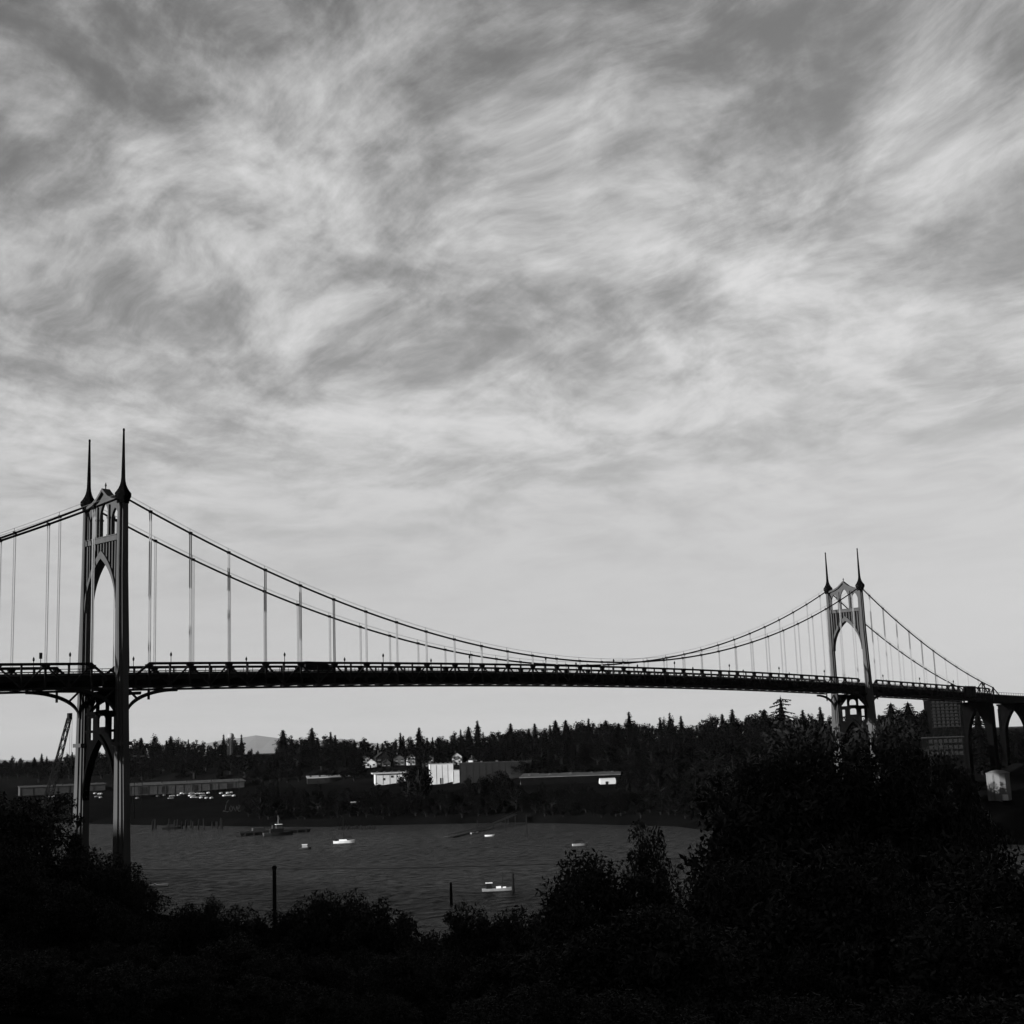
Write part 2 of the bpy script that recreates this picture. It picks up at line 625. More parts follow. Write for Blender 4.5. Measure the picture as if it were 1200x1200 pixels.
def make_tower():
    # core of the tower: gable plate with three lancets
    gab = [(-7.3, 97.2), (7.3, 97.2), (7.3, 106.0), (4.6, 106.6), (2.6, 107.5), (1.0, 108.7), (0, 109.5),
           (-1.0, 108.7), (-2.6, 107.5), (-4.6, 106.6), (-7.3, 106.0)]
    holes = [lancet(0, 1.9, 97.7, 102.6, 106.6), lancet(-4.95, 1.55, 97.7, 101.6, 104.6), lancet(4.95, 1.55, 97.7, 101.6, 104.6)]
    t = link('tower', panel_mesh('tower_gable', gab, holes, -0.35, 0.35, STEEL), bridge)
    up = [(-7.4, 106.2), (-4.6, 106.9), (-2.6, 107.8), (-1.0, 109.1), (0, 110.0), (1.0, 109.1), (2.6, 107.8), (4.6, 106.9), (7.4, 106.2)]
    dn = [(a, z-0.75) for a, z in up]
    MB().band(dn, up, 'x', -1.15, 1.15).build('gable_coping', STEEL, t)
    MB().lathe([(0.16, 109.8), (0.16, 110.6), (0.3, 110.75), (0.05, 111.6)], 6).build('finial', STEELD, t)
    for yc in (-2.65, 2.65):
        mb = MB()
        for xx in (-0.62, 0.62):
            mb.box((xx, yc, 100.2), (0.5, 0.62, 5.2))
            mb.box((xx, yc, 104.2), (0.44, 0.5, 2.8))
        mb.box((0, yc, 102.3), (2.0, 0.95, 0.35))
        mb.box((0, yc, 97.9), (2.0, 0.95, 0.5))
        mb.build('mullion', STEEL, t)
    st = MB()
    st.box((0, 0, 96.85), (2.3, 14.36, 1.25))
    st.box((0, 0, 97.6), (2.6, 14.3, 0.25))
    st.build('portal_strut', STEEL, t)
    # spandrel between strut and main arch
    ins, outs = gothic(6.95, 79.5, 92.4, 14), gothic(7.1, 80.6, 94.4, 14)
    web = [(-7.3, 96.3)]+[(a, z) for a, z in gothic(7.05, 80.0, 93.4, 14)]+[(7.3, 96.3)]
    link('spandrel_web', panel_mesh('spandrel_web', web, [], -0.12, 0.12, STEELD), t)
    rim = MB()
    rim.band([(a, z) for a, z in ins], [(a, z) for a, z in outs], 'x', -1.2, 1.2)
    rim.build('arch_rib', STEEL, t)
    oz = np.array([z for a, z in outs[:15]])
    oy = np.array([-a for a, z in outs[:15]])
    for yy in (0.65, 1.95, 3.25, 4.55, 5.85, 6.85):
        zb = float(np.interp(yy, oy[::-1], oz[::-1]))-0.35
        for sg in (-1, 1):
            MB().box((0, sg*yy, (zb+96.25)/2), (1.5, 0.42, 96.25-zb)).build('spandrel_rib', STEEL, t)
    # portal below the deck
    low = [(-7.3, 59.8)]+gothic(6.9, 34, 48.5, 14)+[(7.3, 59.8)]
    lh = [lancet(0, 1.65, 55.5, 56.5, 57.9),
          [(-1.6, 51.4), (1.6, 51.4), (1.6, 53.4), (1.1, 54.0), (-1.1, 54.0), (-1.6, 53.4)],
          [(-5.4, 48.4), (-3.9, 48.4), (-3.9, 53.6), (-5.4, 53.6)], [(3.9, 48.4), (5.4, 48.4), (5.4, 53.6), (3.9, 53.6)],
          [(2.7, 55.2), (5.6, 55.2), (2.7, 58.4)], [(-2.7, 55.2), (-2.7, 58.4), (-5.6, 55.2)]]
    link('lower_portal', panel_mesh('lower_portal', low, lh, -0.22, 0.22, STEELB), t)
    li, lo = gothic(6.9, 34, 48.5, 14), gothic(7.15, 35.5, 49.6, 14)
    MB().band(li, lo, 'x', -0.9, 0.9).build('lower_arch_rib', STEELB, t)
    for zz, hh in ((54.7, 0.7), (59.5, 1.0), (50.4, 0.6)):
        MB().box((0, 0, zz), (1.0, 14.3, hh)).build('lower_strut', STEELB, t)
    for sg in (-1, 1):
        L = MB()
        L.loft([leg_ring(z, sg) for z in ZST])
        lg = L.build('leg', STEEL, t)
        for zb in (47.2,):
            i, o, hx = leg_dims(zb)
            MB().box((0, sg*(i+o)/2, zb), (2*hx+0.16, o-i+0.16, 0.9)).build('band', STEEL, lg)
        i, o, hx = leg_dims(20)
        # lancet-headed plates closing the groove above and below
        for zb, hh in ((63.6, 1.2),):
            i, o, hx = leg_dims(zb)
            MB().box((0, sg*(i+o)/2, zb), (2*hx-0.9, o-i-0.9, hh)).build('plate', STEEL, lg)
        i, o, hx = leg_dims(106.6)
        yc = sg*W
        cp = MB()
        cp.lathe([(1.45, 105.2), (1.55, 106.0), (2.0, 106.9), (2.0, 107.7), (1.86, 107.9), (1.5, 108.35), (1.12, 109.0),
                  (0.82, 109.7), (0.6, 110.6), (0.5, 111.6), (0.36, 117.5), (0.24, 123.3), (0.3, 123.5), (0.22, 123.96)], 8, (0, yc, 0), R_(22.5))
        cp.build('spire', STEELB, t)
        # curved brackets under the deck
        for sx_ in (-1, 1):
            b = MB()
            c0, c1 = [], []
            for k in range(15):
                a = R_(90*k/14)
                c0.append((sx_*(15.6-14.1*math.cos(a)), 53.6+6.0*math.sin(a)))
                c1.append((sx_*(15.6-13.9*math.cos(a)+0.1), 54.9+5.5*math.sin(a)))
            b.band(c0, c1, 'y', sg*8.1-0.35, sg*8.1+0.35)
            b.bar((sx_*7.6, sg*8.1, 57.6), (sx_*7.6, sg*8.1, 60.3), 0.45)
            b.bar((sx_*1.7, sg*8.1, 60.2), (sx_*4.6, sg*8.1, 57.6), 0.42)
            b.build('bracket', STEELD, t)
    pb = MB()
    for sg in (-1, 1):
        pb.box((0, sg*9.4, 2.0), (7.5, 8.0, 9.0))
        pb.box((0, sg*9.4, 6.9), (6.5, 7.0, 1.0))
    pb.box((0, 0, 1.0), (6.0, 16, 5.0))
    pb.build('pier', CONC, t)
    return t


tw = make_tower()
tw2 = copy_tree(tw, bridge)
tw2.location = (SPAN, 0, 0)

# trusses, with posts and diagonals
DT = 6.1


def make_truss(y, x0, npan, sgn):
    xs = [x0+sgn*PAN/2*k for k in range(2*npan+1)]
    ch = MB()
    for zz, hh in ((0.25, 0.62), (DT-0.15, 0.55)):
        low_ = [(x, ztop(x)-zz-hh/2) for x in xs]
        hig_ = [(x, ztop(x)-zz+hh/2) for x in xs]
        ch.band(low_, hig_, 'y', y-0.28, y+0.28)
    xe = x0-sgn*(OFF-1.95)
    ch.bar((xe, y, ztop(x0)-DT+0.15), (x0, y, ztop(x0)-DT+0.15), 0.5, 0.54)
    ch.bar((x0, y, ztop(x0)-0.3), (x0-sgn*3.8, y, ztop(x0)-3.2), 0.5, 0.5)
    t = ch.build('truss', STEELD, bridge)
    for k, x in enumerate(xs):
        wd = 0.46 if k % 2 == 0 else 0.36
        MB().box((0, 0, -DT/2), (wd, 0.42, DT-0.9)).build('post', STEELD, t, (x, y, ztop(x)))
        if k % 2 == 0:
            gp = MB()
            gp.add([(-1.1, -0.32, -0.5), (1.1, -0.32, -0.5), (0.45, -0.32, -1.5), (-0.45, -0.32, -1.5),
                    (-1.1, 0.32, -0.5), (1.1, 0.32, -0.5), (0.45, 0.32, -1.5), (-0.45, 0.32, -1.5)],
                   [(0, 1, 2, 3), (7, 6, 5, 4), (0, 4, 5, 1), (1, 5, 6, 2), (2, 6, 7, 3), (3, 7, 4, 0)])
            gp.build('gusset', STEELD, t, (x, y, ztop(x)))
    for k in range(2*npan):
        xa, xb = xs[k], xs[k+1]
        if k % 2 == 0:
            p, q_ = (xa, y, ztop(xa)-0.5), (xb, y, ztop(xb)-DT+0.35)
        else:
            p, q_ = (xa, y, ztop(xa)-DT+0.35), (xb, y, ztop(xb)-0.5)
        MB().bar(p, q_, 0.34, 0.36).build('diagonal', STEELD, t)
    return t


NSIDE = 10
for y in (-W, W):
    make_truss(y, OFF, 30, 1)
    make_truss(y, -OFF, NSIDE, -1)
    make_truss(y, SPAN+OFF, NSIDE, 1)

# roadway, stringers, floor beams, railings
stx = [-SIDE-0.5+PAN/2*k for k in range(int((SPAN+2*SIDE+1)/(PAN/2))+1)]+[SPAN+SIDE+0.5]


def long_strip(name, y0, y1, dz0, dz1, m, parent):
    mb = MB()
    mb.loft([[(x, y0, ztop(x)+dz0), (x, y1, ztop(x)+dz0), (x, y1, ztop(x)+dz1), (x, y0, ztop(x)+dz1)] for x in stx])
    return mb.build(name, m, parent)


road = long_strip('roadway', -6.9, 6.9, -2.9, -2.55, ASPH, bridge)
for y in (-6.75, 6.75):
    long_strip('fascia', y-0.1, y+0.1, -4.1, -2.35, STEELD, road)
for y in (-4.5, -1.5, 1.5, 4.5):
    long_strip('stringer', y-0.15, y+0.15, -4.0, -2.903, STEELD, road)
for y in (-6.55, 6.55):
    r1 = long_strip('railing', y-0.06, y+0.06, -1.45, -1.3, STEELD, bridge)
    mb = MB()
    for x in stx[::1]:
        for k in (0, 0.5):
            xx = x+k*PAN/2
            if xx < SPAN+SIDE:
                mb.box((xx, y, ztop(xx)-1.95), (0.12, 0.1, 1.2))
    mb.build('baluster', STEELD, r1)
    long_strip('mid_rail', y-0.04, y+0.04, -2.0, -1.9, STEELD, r1)
fb = MB().box((0, 0, -4.35), (0.35, 15.2, 2.9)).mesh('floor_beam', STEELD)
for sec in ([OFF+PAN/2*k for k in range(61)], [-OFF-PAN/2*k for k in range(2*NSIDE+1)], [SPAN+OFF+PAN/2*k for k in range(2*NSIDE+1)]):
    for x in sec:
        link('floor_beam', fb, road, (x, 0, ztop(x)))
for x in (0, SPAN):
    for dx in (-4.5, 4.5):
        MB().box((x+dx, 0, 62), (0.5, 14.8, 2.6)).build('floor_beam', STEELD, road)

# cables, hand ropes and hangers
for y in (-W, W):
    xs = list(np.linspace(-SIDE, 0, 27))+list(np.linspace(0, SPAN, 75))[1:]+list(np.linspace(SPAN, SPAN+SIDE, 27))[1:]
    pts = [(x, y, zcable(x)) for x in xs]
    c = MB().tube([(-SIDE-8, y, 59)]+pts+[(SPAN+SIDE+8, y, 59)], 0.27, 8).build('main_cable', CABLE, bridge, smooth_=True)
    MB().tube([(x, y+0.3, z+1.2) for x, _, z in pts], 0.05, 4).build('hand_rope', ROPE, c)
    hx = [OFF+PAN*k for k in range(31)]+[-OFF-PAN*k for k in range(NSIDE)]+[SPAN+OFF+PAN*k for k in range(NSIDE)]
    for x in hx:
        z1, z0 = zcable(x), ztop(x)-0.1
        MB().box((x, y, z1+0.05), (0.75, 0.62, 0.66)).box((x, y+0.3, z1+0.8), (0.08, 0.08, 0.9)).build('cable_band', CABLE, c)
        if z1-z0 < 1.2:
            continue
        mb = MB()
        for dx in (-0.24, 0.24):
            for dy in (-0.12, 0.12):
                mb.tube([(x+dx, y+dy, z0), (x+dx, y+dy, z1-0.2)], 0.07, 5)
        mb.build('hanger', ROPE, c)

# end frames where the cables come down to the deck
for sg, xe in ((1, SPAN+SIDE), (-1, -SIDE)):
    for y in (-W, W):
        mb = MB()
        mb.bar((xe, y, 56), (xe, y, 63.8), 0.7)
        mb.bar((xe-sg*12.5, y, 66.2), (xe-sg*19, y, ztop(xe-sg*19)-1), 0.4)
        mb.bar((xe-sg*12.5, y, 66.2), (xe-sg*5, y, ztop(xe)-4), 0.5)
        mb.bar((xe-sg*12.5, y, 66.2), (xe-sg*12.5, y, ztop(xe)-4), 0.4)
        mb.bar((xe, y, 63.2), (xe-sg*5, y, ztop(xe)-4), 0.35)
        mb.build('cable_bent', STEELD, bridge)

# lamps standing on the trusses
lp = empty('street_lamp', (0, 0, 0), 0, 'slim dark lamp post with a small lantern standing on the bridge truss', 'street lamp', 'lamp posts along the bridge')
MB().lathe([(0.16, -2.3), (0.11, -1.2), (0.09, 1.35)], 6).build('post', STEELD, lp)
MB().lathe([(0.13, 1.35), (0.26, 1.5), (0.30, 2.0), (0.14, 2.25), (0.05, 2.5)], 6).build('lantern', STEELD, lp)
first = True
for y in (-W-0.45, W+0.45):
    for k in range(-3, 14):
        if k >= 0 and k <= 9:
            x = OFF+PAN*(0.5+3*k)
        elif k < 0:
            x = -OFF-PAN*(0.5+3*(-k-1))
        else:
            x = SPAN+OFF+PAN*(0.5+3*(k-10))
        if x > SPAN+OFF+PAN*NSIDE or x < -60:
            continue
        o = lp if first else copy_tree(lp)
        first = False
        o.location = (x, y, ztop(x)+0.05)

# approach viaducts at both ends


def viaduct(sg, x0, length, label, pier_x):
    v = empty('approach_viaduct', (x0, 0, gz(x0, 0)), 0, label, 'viaduct')
    z00 = v.location.z

    def zd(x):
        return 60.2-0.02*x-z00
    xs = [k*length/8 for k in range(9)]
    mb = MB()
    mb.loft([[(sg*x, -6.9, zd(x)-0.4), (sg*x, 6.9, zd(x)-0.4), (sg*x, 6.9, zd(x)), (sg*x, -6.9, zd(x))] for x in xs])
    d = mb.build('deck', ASPH, v)
    for y in (-6.2, -2, 2, 6.2):
        mb = MB()
        mb.loft([[(sg*x, y-0.25, zd(x)-3.6), (sg*x, y+0.25, zd(x)-3.6), (sg*x, y+0.25, zd(x)-0.41), (sg*x, y-0.25, zd(x)-0.41)] for x in xs])
        mb.build('girder', STEELD, d)
    for y in (-6.7, 6.7):
        mb = MB()
        mb.loft([[(sg*x, y-0.07, zd(x)+1.05), (sg*x, y+0.07, zd(x)+1.05), (sg*x, y+0.07, zd(x)+1.2), (sg*x, y-0.07, zd(x)+1.2)] for x in xs])
        for k in range(int(length/3)):
            mb.box((sg*k*3, y, zd(k*3)+0.55), (0.15, 0.15, 1.05))
        mb.build('railing', STEELD, d)
    for px in pier_x:
        g = gz(x0+sg*px, 0)-z00-1
        t_ = zd(px)-3.62
        if t_-g < 4:
            continue
        zs = g+(t_-g)*0.5
        outer = [(-8.6, g), (-5.4, g)]+[(a, z) for a, z in gothic(5.2, zs, t_-3.0, 9)]+[(5.4, g), (8.6, g), (7.9, t_), (-7.9, t_)]
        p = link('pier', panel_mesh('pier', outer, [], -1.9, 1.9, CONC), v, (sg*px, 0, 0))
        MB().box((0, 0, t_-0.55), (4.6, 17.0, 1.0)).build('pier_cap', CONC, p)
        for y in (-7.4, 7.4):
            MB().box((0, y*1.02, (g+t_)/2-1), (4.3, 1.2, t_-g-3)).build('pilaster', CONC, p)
    return v


viaduct(1, SPAN+SIDE+0.7, 190, 'concrete approach viaduct with gothic arched piers beyond the far tower', (-4, 42, 84, 126, 168))
viaduct(-1, -SIDE-0.7, 120, 'concrete approach viaduct climbing to the wooded hillside on the near bank', (-4, 42, 84))

# tarpaulin-wrapped work platform on the far side span
tp = empty('scaffold_enclosure', (468.5, -W-0.9, ztop(468)-5), 0, 'dark box of sheeted scaffolding hung on the truss near the end of the cable', 'scaffold')
MB().box((0, 0, 2.6), (11.5, 1.0, 4.6)).box((0, 0, 5.0), (11.9, 1.3, 0.25)).build('sheeting', DGREY, tp)
for x in (-5.6, -1.9, 1.9, 5.6):
    MB().box((x, -0.6, 2.5), (0.18, 0.14, 5.6)).build('standard', STEELD, tp)

# ---- vehicles on the deck
WHEEL = MB()
WHEEL.add([], [])
wp = []
for xx in (-0.14, 0.14):
    for k in range(14):
        a = 2*math.pi*k/14
        wp.append((math.cos(a)*0.5, xx, math.sin(a)*0.5))
WHEEL.add(wp, [tuple(range(14)), tuple(range(27, 13, -1))]+[(k, (k+1) % 14, 14+(k+1) % 14, 14+k) for k in range(14)])
WHEEL_ME = WHEEL.mesh('wheel', BLACK)
HUB_ME = MB().box((0, 0, 0), (0.4, 0.32, 0.4)).mesh('hub', PALE)


def wheels(par, xs, ys, r, z0=0.0):
    for x in xs:
        for y in ys:
            o = link('wheel', WHEEL_ME, par, (x, y, z0+r))
            o.scale = (2*r, 1, 2*r)
            link('hub', HUB_ME, o)


def box_truck(name, label, loc, rz, L=8.5):
    t = empty(name, loc, rz, label, 'truck')
    b = MB()
    b.box((-1.1, 0, 2.25), (L-2.4, 2.45, 2.7))
    b.build('cargo_box', DGREY, t)
    c = MB()
    c.loft([[(L/2-2.2, y, 0.75) for y in (-1.15, 1.15)]+[(L/2-2.2, y, 2.7) for y in (1.1, -1.1)],
            [(L/2-0.9, y, 0.75) for y in (-1.15, 1.15)]+[(L/2-0.9, y, 2.6) for y in (1.05, -1.05)],
            [(L/2-0.1, y, 0.75) for y in (-1.1, 1.1)]+[(L/2-0.1, y, 1.6) for y in (1.05, -1.05)]])
    cb = c.build('cab', GREY, t)
    MB().add([(L/2-0.84, -0.9, 2.48), (L/2-0.84, 0.9, 2.48), (L/2-0.07, 0.95, 1.66), (L/2-0.07, -0.95, 1.66)], [(0, 1, 2, 3)]).build('windscreen', GLASS, cb)
    for y in (-0.75, 0.75):
        MB().box((L/2-0.07, y, 1.0), (0.08, 0.3, 0.2)).build('headlight', WHITE, cb)
    MB().box((-0.2, 0, 0.72), (L-0.9, 1.0, 0.25)).build('chassis', BLACK, t)
    wheels(t, (-L/2+1.6, L/2-1.5), (-1.0, 1.0), 0.48)
    return t


tr_ = box_truck('box_truck', 'dark box truck crossing the bridge deck behind the truss', (64.4, -3.2, ztop(64)-2.55), 0, 10.5)
tr_.scale = (1.0, 1.0, 0.8)
sg_ = empty('sign_board', (-20.5, -7.4, ztop(-20)-2.4), 0, 'small pale panel on a post above the truss beside the left tower', 'sign')
MB().box((0, 0, 1.9), (0.12, 0.12, 3.8)).build('post', STEELD, sg_)
MB().box((0, 0, 4.1), (0.72, 0.10, 1.35)).box((0, 0, 4.1), (0.78, 0.06, 1.41)).build('panel', GREY, sg_)

# ------------------------------------------------------------------ trees


def leaf_cloud(centres, radii, per, lw, ll, seed, squash=0.8):
    """many small leaf quads filling clumps; returns verts, faces"""
    g = np.random.default_rng(seed)
    C = np.repeat(centres, per, axis=0)
    Rr = np.repeat(radii, per)[:, None]
    n_ = len(C)
    d = g.normal(size=(n_, 3))
    d /= np.linalg.norm(d, axis=1)[:, None]
    rad = g.uniform(0.25, 1, (n_, 1))**0.6
    P = C+d*rad*Rr*np.array([1, 1, squash])
    a = g.normal(size=(n_, 3))+d*0.8
    a[:, 2] -= 0.3
    a /= np.linalg.norm(a, axis=1)[:, None]
    b = np.cross(a, g.normal(size=(n_, 3)))
    b /= np.linalg.norm(b, axis=1)[:, None]
    s = g.uniform(0.6, 1.35, (n_, 1))
    a, b = a*ll*s/2, b*lw*s/2
    V = np.stack([P-a, P+b*1.0-a*0.1, P+a, P-b*1.0-a*0.1], 1).reshape(-1, 3)
    F = np.arange(n_*4).reshape(-1, 4)
    return V, F


def np_mesh(name, V, F, m):
    me = bpy.data.meshes.new(name)
    V = np.asarray(V, np.float32)
    F = np.asarray(F, np.int32)
    k = F.shape[1]
    me.vertices.add(len(V))
    me.vertices.foreach_set('co', V.ravel())
    me.loops.add(F.size)
    me.loops.foreach_set('vertex_index', F.ravel())
    me.polygons.add(len(F))
    me.polygons.foreach_set('loop_start', np.arange(0, F.size, k, dtype=np.int32))
    me.polygons.foreach_set('loop_total', np.full(len(F), k, np.int32))
    me.update(calc_edges=True)
    me.materials.append(m)
    return me


def broadleaf(seed, H, Rw, nclump, per, lw, ll, crad, m, base=0.25, lean=0.0, open_=0.0):
    """crown + trunk meshes of a leafy tree H tall"""
    g = np.random.default_rng(seed)
    lobes = g.normal(size=(5, 3))*0.3
    cs, rs = [], []
    while len(cs) < nclump:
        p = g.uniform(-1, 1, 3)
        r = np.linalg.norm(p)
        if r > 1 or r < 0.35*g.uniform():
            continue
        bump = 0.82+0.25*math.sin(3*math.atan2(p[1], p[0])+seed)+0.15*math.sin(5*p[2]+seed*2)
        q_ = p*bump
        z = H*(base+(1-base)*(0.5+0.5*q_[2]))
        wid = Rw*(1-0.35*max(0, q_[2]))
        cs.append((q_[0]*wid+lean*z, q_[1]*wid, z*0.96))
        rs.append(crad*g.uniform(0.6, 1.3))
    cs, rs = np.array(cs), np.array(rs)
    V, F = leaf_cloud(cs, rs, per, lw, ll, seed+100)
    crown = np_mesh('crown', V, F, m)
    tb = MB()
    n_ = 6
    tr = [(0.15*H*0.05*math.sin(k*1.3+seed)+lean*k/n_*H*0.75, 0.05*H*0.15*math.cos(k*1.7+seed), H*0.75*k/n_) for k in range(n_+1)]
    tb.tube(tr, [H*0.022*(1-0.8*k/n_)+0.03 for k in range(n_+1)], 7)
    for k in range(0, len(cs), max(1, len(cs)//26)):
        c = cs[k]
        zb = min(H*0.68, max(H*0.18, c[2]*0.62))
        bx = tr[min(n_, int(zb/(H*0.75)*n_))]
        mid_ = ((bx[0]+c[0])/2, (bx[1]+c[1])/2, zb+(c[2]-zb)*0.35)
        tb.tube([(bx[0], bx[1], zb), mid_, tuple(c)], [H*0.008+0.02, H*0.005+0.015, 0.015], 4)
    trunk = tb.mesh('trunk', BARK)
    return crown, trunk


def conifer(seed, levels=30, Rw=0.17, ragged=0.3, m=None, flat=False):
    """unit-height conifer"""
    g = np.random.default_rng(seed)
    V, F = [], []
    for i in range(levels):
        z = 0.10+0.88*(i/levels)**0.9
        prof = (1-z)**0.75 if not flat else (0.35+0.65*(1-z)**0.5)
        r0 = Rw*prof*(1+ragged*g.normal()*0.6)+0.012
        nb = 9 if z < 0.8 else 6
        a0 = g.uniform(0, 6.28)
        for k in range(nb):
            a = a0+6.283*k/nb+g.normal()*0.2
            r = max(0.01, r0*(1+ragged*g.normal()*0.7))
            dr = 0.35*r*g.uniform(0.3, 1.2)
            ca_, sa_ = math.cos(a), math.sin(a)
            zz = z+g.normal()*0.006
            tip = np.array([r*ca_, r*sa_, zz-dr])
            root = np.array([0, 0, zz])
            side = np.array([-sa_, ca_, 0])
            for f in (0.3, 0.55, 0.78, 0.98):
                c = root+(tip-root)*f
                wd = 0.36*r*(1.15-f)+0.008
                for sd in (-1, 1):
                    e = c+side*sd*wd+(tip-root)*0.14+np.array([0, 0, -0.012*g.uniform(0.3, 1.6)])
                    b0 = c-(tip-root)*0.2
                    b1 = c+(tip-root)*0.10+np.array([0, 0, 0.006])
                    n_ = len(V)
                    V += [b0, e, b1]
                    F.append((n_, n_+1, n_+2))
            n_ = len(V)
            V += [root+np.array([0, 0, 0.008]), root-side*0.004, tip]
            F.append((n_, n_+1, n_+2))
    crown = np_mesh('crown', np.array(V), np.array(F), m or NEEDLE)
    tb = MB()
    tb.tube([(0, 0, -0.03), (0, 0, 0.5), (0, 0, 0.99)], [0.014, 0.009, 0.002], 6)
    # dense inner foliage core
    rings = []
    for z, r in ((0.12, 0.3), (0.3, 0.55), (0.5, 0.42), (0.7, 0.28), (0.9, 0.1), (0.97, 0.03)):
        rings.append([(Rw*r*math.cos(t)*(1+0.3*g.normal()*0.5), Rw*r*math.sin(t)*(1+0.3*g.normal()*0.5), z) for t in np.linspace(0, 6.283, 9)[:-1]])
    core = MB().loft(rings).mesh('inner_foliage', m or NEEDLE)
    return crown, tb.mesh('trunk', BARK), core


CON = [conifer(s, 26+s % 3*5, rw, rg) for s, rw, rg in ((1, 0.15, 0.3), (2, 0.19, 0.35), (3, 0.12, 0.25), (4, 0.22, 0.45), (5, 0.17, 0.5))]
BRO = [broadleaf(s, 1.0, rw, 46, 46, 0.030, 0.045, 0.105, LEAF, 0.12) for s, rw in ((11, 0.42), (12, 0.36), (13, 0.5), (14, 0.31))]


def add_tree(name, protos, x, y, h, label, group, rz=None, wide=1.0, zoff=-0.3):
    t = empty(name, (x, y, gz(x, y)+zoff), random.uniform(0, 6.28) if rz is None else rz, label, 'tree', group)
    t.scale = (h*wide, h*wide, h)
    for nme, me_ in zip(('crown', 'trunk', 'inner_foliage'), protos):
        link(nme, me_, t)
    return t


SKY_U = [-60, 0, 25, 60, 90, 150, 165, 200, 240, 262, 283, 292, 322, 332, 345, 366, 388, 410, 440, 470, 492, 520, 540, 561, 580, 600, 650, 690,
         740, 760, 790, 830, 860, 880, 905, 945, 965, 1000, 1030, 1050, 1070, 1088, 1100, 1150, 1260]
SKY_V = [884, 884, 887, 884, 878, 866, 864, 863, 868, 861, 862, 876, 876, 856, 863, 855, 860, 864, 863, 859, 856, 859, 855, 847, 856, 850, 846, 843,
         839, 841, 838, 839, 834, 836, 832, 834, 832, 838, 838, 830, 828, 836, 850, 850, 850]


def inland(u, t, v=900):
    """point on the far bank, t metres behind the shore, in the direction of picture column u"""
    d = ray(u, v)
    d = np.array([d[0], d[1]])/math.hypot(d[0], d[1])
    s = 500.0
    while s < 3000:
        p = CAM[:2]+d*s
        if p[0]-np.interp(p[1], SH_Y, SH_X) >= t:
            break
        s += 4
    return p[0], p[1], s


LC = 'dark pointed conifer on the wooded skyline across the river'
LB = 'dark round-headed tree on the wooded bluff across the river'
u = -60.0
while u < 1262:
    v = np.interp(u, SKY_U, SKY_V)
    x, y, s = inland(u, random.uniform(330, 430))
    hv = v+random.uniform(-1.5, 7) if random.random() < 0.8 else v-random.uniform(0, 3)
    zt = at_d(u, hv, s).z
    h = zt-gz(x, y)
    if 850 < u < 1200 and False:
        pass
    if h > 4:
        if random.random() < (0.45 if 480 < u < 600 else 0.2):
            add_tree('conifer_tree', random.choice(CON), x, y, h, LC, 'conifers on the far skyline', wide=random.uniform(0.9, 1.7))
        else:
            add_tree('broadleaf_tree', random.choice(BRO), x, y, h, LB, 'round trees on the far bluff', wide=random.uniform(0.6, 1.2))
    u += random.uniform(6, 12)
# named peaks of the skyline
for uu, vv, k, wd in ((332, 854, 1, 1.5), (366, 851, 3, 1.2), (388, 856, 0, 1.1), (492, 851, 1, 1.1), (470, 857, 0, 1), (561, 842.5, 0, 1.1), (541, 853, 2, 1),
                      (600, 846, 1, 1.2), (653, 842, 3, 1.2), (692, 840, 0, 1), (740, 832, 4, 1.1), (788, 833, 2, 1), (262, 859, 2, 1), (283, 859, 2, 0.9),
                      (200, 861, 3, 1.2), (165, 863, 3, 1.3), (862, 829, 1, 1), (900, 829, 3, 1.2), (945, 830, 1, 1), (966, 826, 0, 1.1), (1050, 821, 3, 1.5),
                      (1070, 820, 3, 1.5), (1088, 829, 1, 1.4), (1040, 836, 1, 1.3)):
    x, y, s = inland(uu, 300 if uu < 1000 else 200)
    add_tree('conifer_tree', CON[k], x, y, at_d(uu, vv, s).z-gz(x, y), LC, 'conifers on the far skyline', wide=wd)
HOUSES = ((435, 891, 7, 1), (481, 881, 5, 1), (468, 886, 7, 2), (536, 881, 6, 0), (556, 890, 5, 0), (505, 876, 5, 2), (452, 892, 5, 2), (447, 877, 9, 3), (427, 888, 5, 0), (536, 889, 5, 2))
# the slope below the skyline
for t0, stp in ((205, 12), (250, 12)):
    u = -40.0
    while u < 1235:
        u += random.uniform(0.6, 1.4)*stp
        t = t0+random.uniform(-15, 15)
        x, y, s = inland(u, t)
        if 1088 < u < 1132 or (t0 < 230 and min(abs(u-q_[0]) for q_ in HOUSES) < 5):
            continue
        mx = at_d(u, np.interp(u, SKY_U, SKY_V)+5, s).z-gz(x, y)
        h = min(random.uniform(13, 22), mx)
        if h < 5:
            continue
        if random.random() < 0.3:
            add_tree('conifer_tree', random.choice(CON), x, y, h, 'dark conifer on the slope below the far skyline', 'conifers on the far slope', wide=random.uniform(1.0, 1.5))
        else:
            add_tree('broadleaf_tree', random.choice(BRO), x, y, h, LB, 'round trees on the far bluff', wide=random.uniform(1.0, 1.5))
u = 282.0
while u < 1085:
    u += random.uniform(9, 15)
    x, y, s = inland(u, 186+random.uniform(-5, 5))
    add_tree('understory_tree', random.choice(BRO), x, y, random.uniform(7, 12) if min(abs(u-q_[0]) for q_ in HOUSES) > 6 else 6, 'low dark tree on the rise right behind the riverside sheds', 'low trees behind the riverside sheds', wide=random.uniform(1.2, 1.8))
